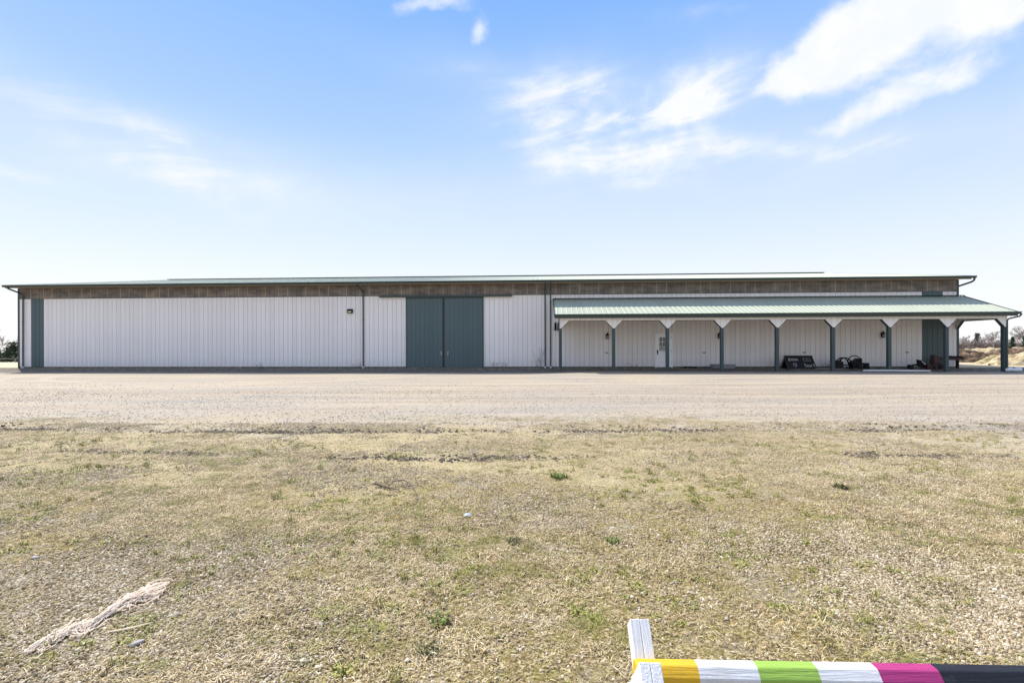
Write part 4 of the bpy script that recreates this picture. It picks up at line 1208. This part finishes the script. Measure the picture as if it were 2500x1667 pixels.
# ------------------------------------------------------------------ scattered stuff (counted by nobody)
def proto_col(name, meshes):
    c = bpy.data.collections.new(name)
    for k_, me in enumerate(meshes):
        o = bpy.data.objects.new('%s_%02d' % (name, k_), me); c.objects.link(o)
    return c
def scatter(name, pts, scl, rotz, idx, pc, label, tilt=None):
    n = len(pts)
    me = bpy.data.meshes.new(name); me.vertices.add(n); me.vertices.foreach_set('co', np.asarray(pts, float).ravel())
    a = me.attributes.new('scl', 'FLOAT', 'POINT'); a.data.foreach_set('value', scl)
    rot = np.zeros((n, 3)); rot[:, 2] = rotz
    if tilt is not None: rot[:, :2] = tilt
    a = me.attributes.new('rot', 'FLOAT_VECTOR', 'POINT'); a.data.foreach_set('vector', rot.ravel())
    a = me.attributes.new('idx', 'INT', 'POINT'); a.data.foreach_set('value', idx.astype(np.int32))
    me.update()
    o = link(name, me); tag(o, label, None, None, 'stuff')
    ng = bpy.data.node_groups.new(name, 'GeometryNodeTree')
    ng.interface.new_socket('Geometry', in_out='INPUT', socket_type='NodeSocketGeometry')
    ng.interface.new_socket('Geometry', in_out='OUTPUT', socket_type='NodeSocketGeometry')
    N = ng.nodes.new; Lk = ng.links.new
    gi, goo = N('NodeGroupInput'), N('NodeGroupOutput')
    ip = N('GeometryNodeInstanceOnPoints'); ci = N('GeometryNodeCollectionInfo')
    ci.inputs['Collection'].default_value = pc; ci.inputs['Separate Children'].default_value = True; ci.inputs['Reset Children'].default_value = True
    def na(nm, dt):
        q = N('GeometryNodeInputNamedAttribute'); q.data_type = dt; q.inputs['Name'].default_value = nm; return q.outputs['Attribute']
    Lk(gi.outputs[0], ip.inputs['Points']); Lk(ci.outputs[0], ip.inputs['Instance'])
    ip.inputs['Pick Instance'].default_value = True
    Lk(na('idx', 'INT'), ip.inputs['Instance Index']); Lk(na('rot', 'FLOAT_VECTOR'), ip.inputs['Rotation']); Lk(na('scl', 'FLOAT'), ip.inputs['Scale'])
    Lk(ip.outputs[0], goo.inputs[0])
    md = o.modifiers.new('scatter', 'NODES'); md.node_group = ng
    return o
def region(n, y0, y1, power=1.0, margin=.6, wide=1.0):
    """random ground points in the part of the turf that the photo looks at, and a step beyond"""
    y = (y0 ** (2 - power) + rng.random(n) * (y1 ** (2 - power) - y0 ** (2 - power))) ** (1 / (2 - power))
    x = (rng.random(n) * 2 - 1) * (y * wide * 1.02 + margin)
    return x, y

# turf blades
tm, g = mat('dry_grass_blades')
p = g.pos(); sh = g.attr('shade'); rn = g.rnd()
pal = g.ramp((sh * .75 + rn * .25), [(0, (.085, .052, .016)), (.28, (.29, .205, .085)), (.56, (.60, .472, .27)), (1, (.92, .80, .58))])
grn = g.ss(g.noise(p, 3.8, 6, .72), .465, .585) * g.ss(g.noise(g.scale(p, (.8, 1.3, 1)), .75, 4, .6), .34, .55)
yy_ = g.sep(p)[1]
pal = g.mix(g.ss(yy_, 4.5, 7.5) * .38, pal, (.68, .56, .38))
brn = g.ss(g.noise(p, 1.9, 5, .7), .48, .64)
pal = g.mix(brn * .5, pal, g.mix(sh, (.12, .085, .035), (.36, .26, .13)))
pal = g.mix((grn * (.4 + sh * .6)).clamp(), pal, g.mix(rn, (.13, .145, .028), (.34, .345, .085)))
g.out(pal, .75, 0, None, .25)
tufts = [blade_mesh('tuft', 20, .009, .034, .06, 1.38, .0032, tm, 100 + k_, .6, .012) for k_ in range(6)]
tufts += [blade_mesh('tuft', 6, .04, .12, .06, 1.45, .0032, tm, 200 + k_, .5, .02) for k_ in range(2)]
tufts += [blade_mesh('tuft', 18, .012, .035, .045, 1.0, .0036, tm, 300 + k_, .3, .0) for k_ in range(2)]
tc = proto_col('tuft_kinds', tufts)
x, y = region(112000, 1.9, 12.5, .55)
cover = fbm(x * .9, y * 1.1, 61); patch = fbm(x * .35 + 4, y * .5, 71)
edge = 9.8 - np.maximum(x - 2.5, 0) * .33 + (fbm(x * .3, y * .55, 81) - .5) * 8
keep = (rng.random(len(x)) < np.clip((cover - .38) * 4.2, .08, .95) * (.55 + .45 * sstep(y, 3.0, 5.5))) & (rng.random(len(x)) < 1 - sstep(y, edge - 2.4, edge + 3.0) * .97)
inrut = np.zeros(len(x))
for d, k_, w_ in RUTS: inrut = np.maximum(inrut, np.exp(-((y - d - k_ * x - wander(x, d)) / (w_ * .5)) ** 2))
keep &= rng.random(len(x)) > inrut * .55 * sstep(vnoise(x * .25, y * 0, 12), .3, .7)
x, y = x[keep], y[keep]; n = len(x)
idx = rng.choice(10, n, p=[.145, .145, .145, .145, .135, .135, .02, .02, .055, .055])
scatter('dry_grass', np.stack([x, y, ground(x, y) - .002], 1), rng.uniform(.7, 1.45, n), rng.uniform(0, 6.28, n), idx, tc, 'matted dry straw coloured grass with green patches')

# gravel
sm, g = mat('limestone_gravel')
rn = g.rnd(); sh = g.attr('shade')
g.out(g.ramp((rn * .4 + sh * .6), [(0, (.08, .056, .03)), (.3, (.26, .195, .105)), (.65, (.46, .38, .265)), (.9, (.64, .565, .44)), (1, (.86, .80, .70))]), .85, 0, None, .3)
def pebbles(seed, n, spread, r0, r1):
    rr = random.Random(seed); vs_, fs, sh = [], [], []
    for q in range(n):
        a_ = rr.uniform(0, 6.28); d = spread * math.sqrt(rr.random()); cx, cy = d * math.cos(a_), d * math.sin(a_)
        r_ = rr.uniform(r0, r1); o = len(vs_); m_ = 5; a0 = rr.uniform(0, 6.28); s_ = rr.random(); el_ = rr.uniform(.55, 1)
        top = r_ * rr.uniform(.45, .9)
        for zz, k_ in ((-.2 * r_, .8), (top * .45, 1.0), (top, .5)):
            for w_ in range(m_):
                t_ = a0 + 6.283 * w_ / m_; q_ = k_ * r_ * rr.uniform(.8, 1.15)
                vs_.append((cx + q_ * math.cos(t_), cy + q_ * el_ * math.sin(t_), zz + rr.uniform(-.1, .1) * r_)); sh.append(s_)
        for l_ in range(2):
            for w_ in range(m_): j = (w_ + 1) % m_; fs.append((o + l_ * m_ + w_, o + l_ * m_ + j, o + (l_ + 1) * m_ + j, o + (l_ + 1) * m_ + w_))
        fs.append(tuple(o + 2 * m_ + w_ for w_ in range(m_)))
    me = bpy.data.meshes.new('pebbles'); me.from_pydata(vs_, [], fs); me.materials.append(sm)
    at_ = me.attributes.new('shade', 'FLOAT', 'POINT'); at_.data.foreach_set('value', sh); me.update(); return me
pc = proto_col('pebble_kinds', [pebbles(k_, 22, .10, .0035, .0095) for k_ in range(5)] + [pebbles(50 + k_, 7, .14, .009, .022) for k_ in range(3)])
x, y = region(62000, 1.9, 10.5, .55)
pat = fbm(x * .8 + 9, y * 1.0, 91)
keep = rng.random(len(x)) < np.clip((pat - .42) * 4.5, .10, 1.0) * (1.0 - .55 * sstep(y, 3.0, 5.5))
x, y = x[keep], y[keep]; X1 = [(x, y, rng.choice(5, len(x)), rng.uniform(.8, 1.5, len(x)))]
x, y = region(17000, 7.0, 26, .6)
band = np.clip(sstep(y, 8, 11) * (1 - sstep(y, 15, 24) * .8) * np.clip((fbm(x * .25, y * .5, 95) - .3) * 2.4, .35, .8), 0, 1)
rt = np.zeros(len(x))
for d, k_, w_ in RUTS: rt = np.maximum(rt, np.exp(-((np.abs(y - d - k_ * x - wander(x, d)) - w_ * .7) / (w_ * .4)) ** 2))
keep = rng.random(len(x)) < np.maximum(band, rt * .6)
lotxy = (x[keep], y[keep])
x = np.concatenate([q[0] for q in X1]); y = np.concatenate([q[1] for q in X1]); idx = np.concatenate([q[2] for q in X1]); sc = np.concatenate([q[3] for q in X1])
scatter('gravel', np.stack([x, y, ground(x, y) - .001], 1), sc, rng.uniform(0, 6.28, len(x)), idx, pc, 'loose pale limestone gravel in the turf and on the lot')

lm, g = mat('lot_gravel'); rn = g.rnd(); sh = g.attr('shade')
g.out(g.ramp((rn * .3 + sh * .7), [(0, (.20, .17, .145)), (.10, (.30, .26, .215)), (.6, (.42, .365, .305)), (1, (.60, .55, .48))]), .85, 0, None, .3)
lk_ = [pebbles(60 + k_, 9, .5, .004, .014) for k_ in range(6)]
for me in lk_: me.materials.clear(); me.materials.append(lm)
x, y = lotxy
scatter('lot_gravel', np.stack([x, y, ground(x, y) - .002], 1), rng.uniform(.8, 1.6, len(x)), rng.uniform(0, 6.28, len(x)), rng.choice(6, len(x)), proto_col('lot_pebble_kinds', lk_), 'sparse loose stones over the packed gravel lot')

# dark clods thrown up along the ruts
cm, g = mat('dark_clods'); g.out(g.mix(g.rnd(), (.07, .055, .045), (.20, .165, .135)), .95, 0, None, .1)
cl = [pebbles(80 + k_, 6, .12, .012, .030) for k_ in range(3)]
for me in cl: me.materials.clear(); me.materials.append(cm)
X1 = []
for d, k_, w_, n in ((9.55, -.012, .07, 900), (7.3, -.035, .07, 900), (9.75, -.012, .25, 250)):
    xx = rng.uniform(-11, 11, n); c_ = d + k_ * xx + wander(xx, d)
    yy = c_ + rng.normal(0, w_, n); kp = rng.random(n) < np.clip((fbm(xx * .55, xx * 0 + d, 44) - .42) * 4.5, 0, 1)
    X1.append((xx[kp], yy[kp]))
x = np.concatenate([q[0] for q in X1]); y = np.concatenate([q[1] for q in X1])
scatter('earth_clods', np.stack([x, y, ground(x, y) - .003], 1), rng.uniform(.6, 1.4, len(x)), rng.uniform(0, 6.28, len(x)), rng.choice(3, len(x)), proto_col('clod_kinds', cl), 'dark crumbled earth along the wheel ruts')

# small green plants in the turf
gm2 = weedmat('turf_weeds', (.16, .165, .03), (.36, .35, .09))
gk = proto_col('weed_kinds', [blade_mesh('weed', 26, .010, .028, .05, 1.45, .009, gm2, 400 + k_, .2) for k_ in range(3)] + [blade_mesh('weed', 20, .03, .07, .03, .7, .004, gm2, 410, .2)])
x, y = region(9000, 2.0, 10, .6)
pat = fbm(x * 1.3 + 3, y * 1.5, 97); keep = rng.random(len(x)) < np.clip((pat - .50) * 5, .04, .8) * (1 - sstep(y, 7, 10) * .7)
x, y = x[keep], y[keep]; n = len(x)
scatter('turf_weeds', np.stack([x, y, ground(x, y)], 1), rng.uniform(.6, 1.5, n), rng.uniform(0, 6.28, n), rng.choice(4, n), gk, 'small low green weeds scattered through the dry turf')
# straggling growth and litter at the foot of the barn
x = rng.uniform(-34, 29, 5200); o_ = np.abs(rng.normal(0, 1.3, 5200)) + .05
px_ = x * ct - o_ * st; py_ = Z0 - x * st - o_ * ct
scatter('wall_litter', np.stack([px_, py_, ground(px_, py_)], 1), rng.uniform(.8, 2.2, 5200), rng.uniform(0, 6.28, 5200), rng.choice(10, 5200), tc, 'dead grass and leaf litter along the foot of the barn')
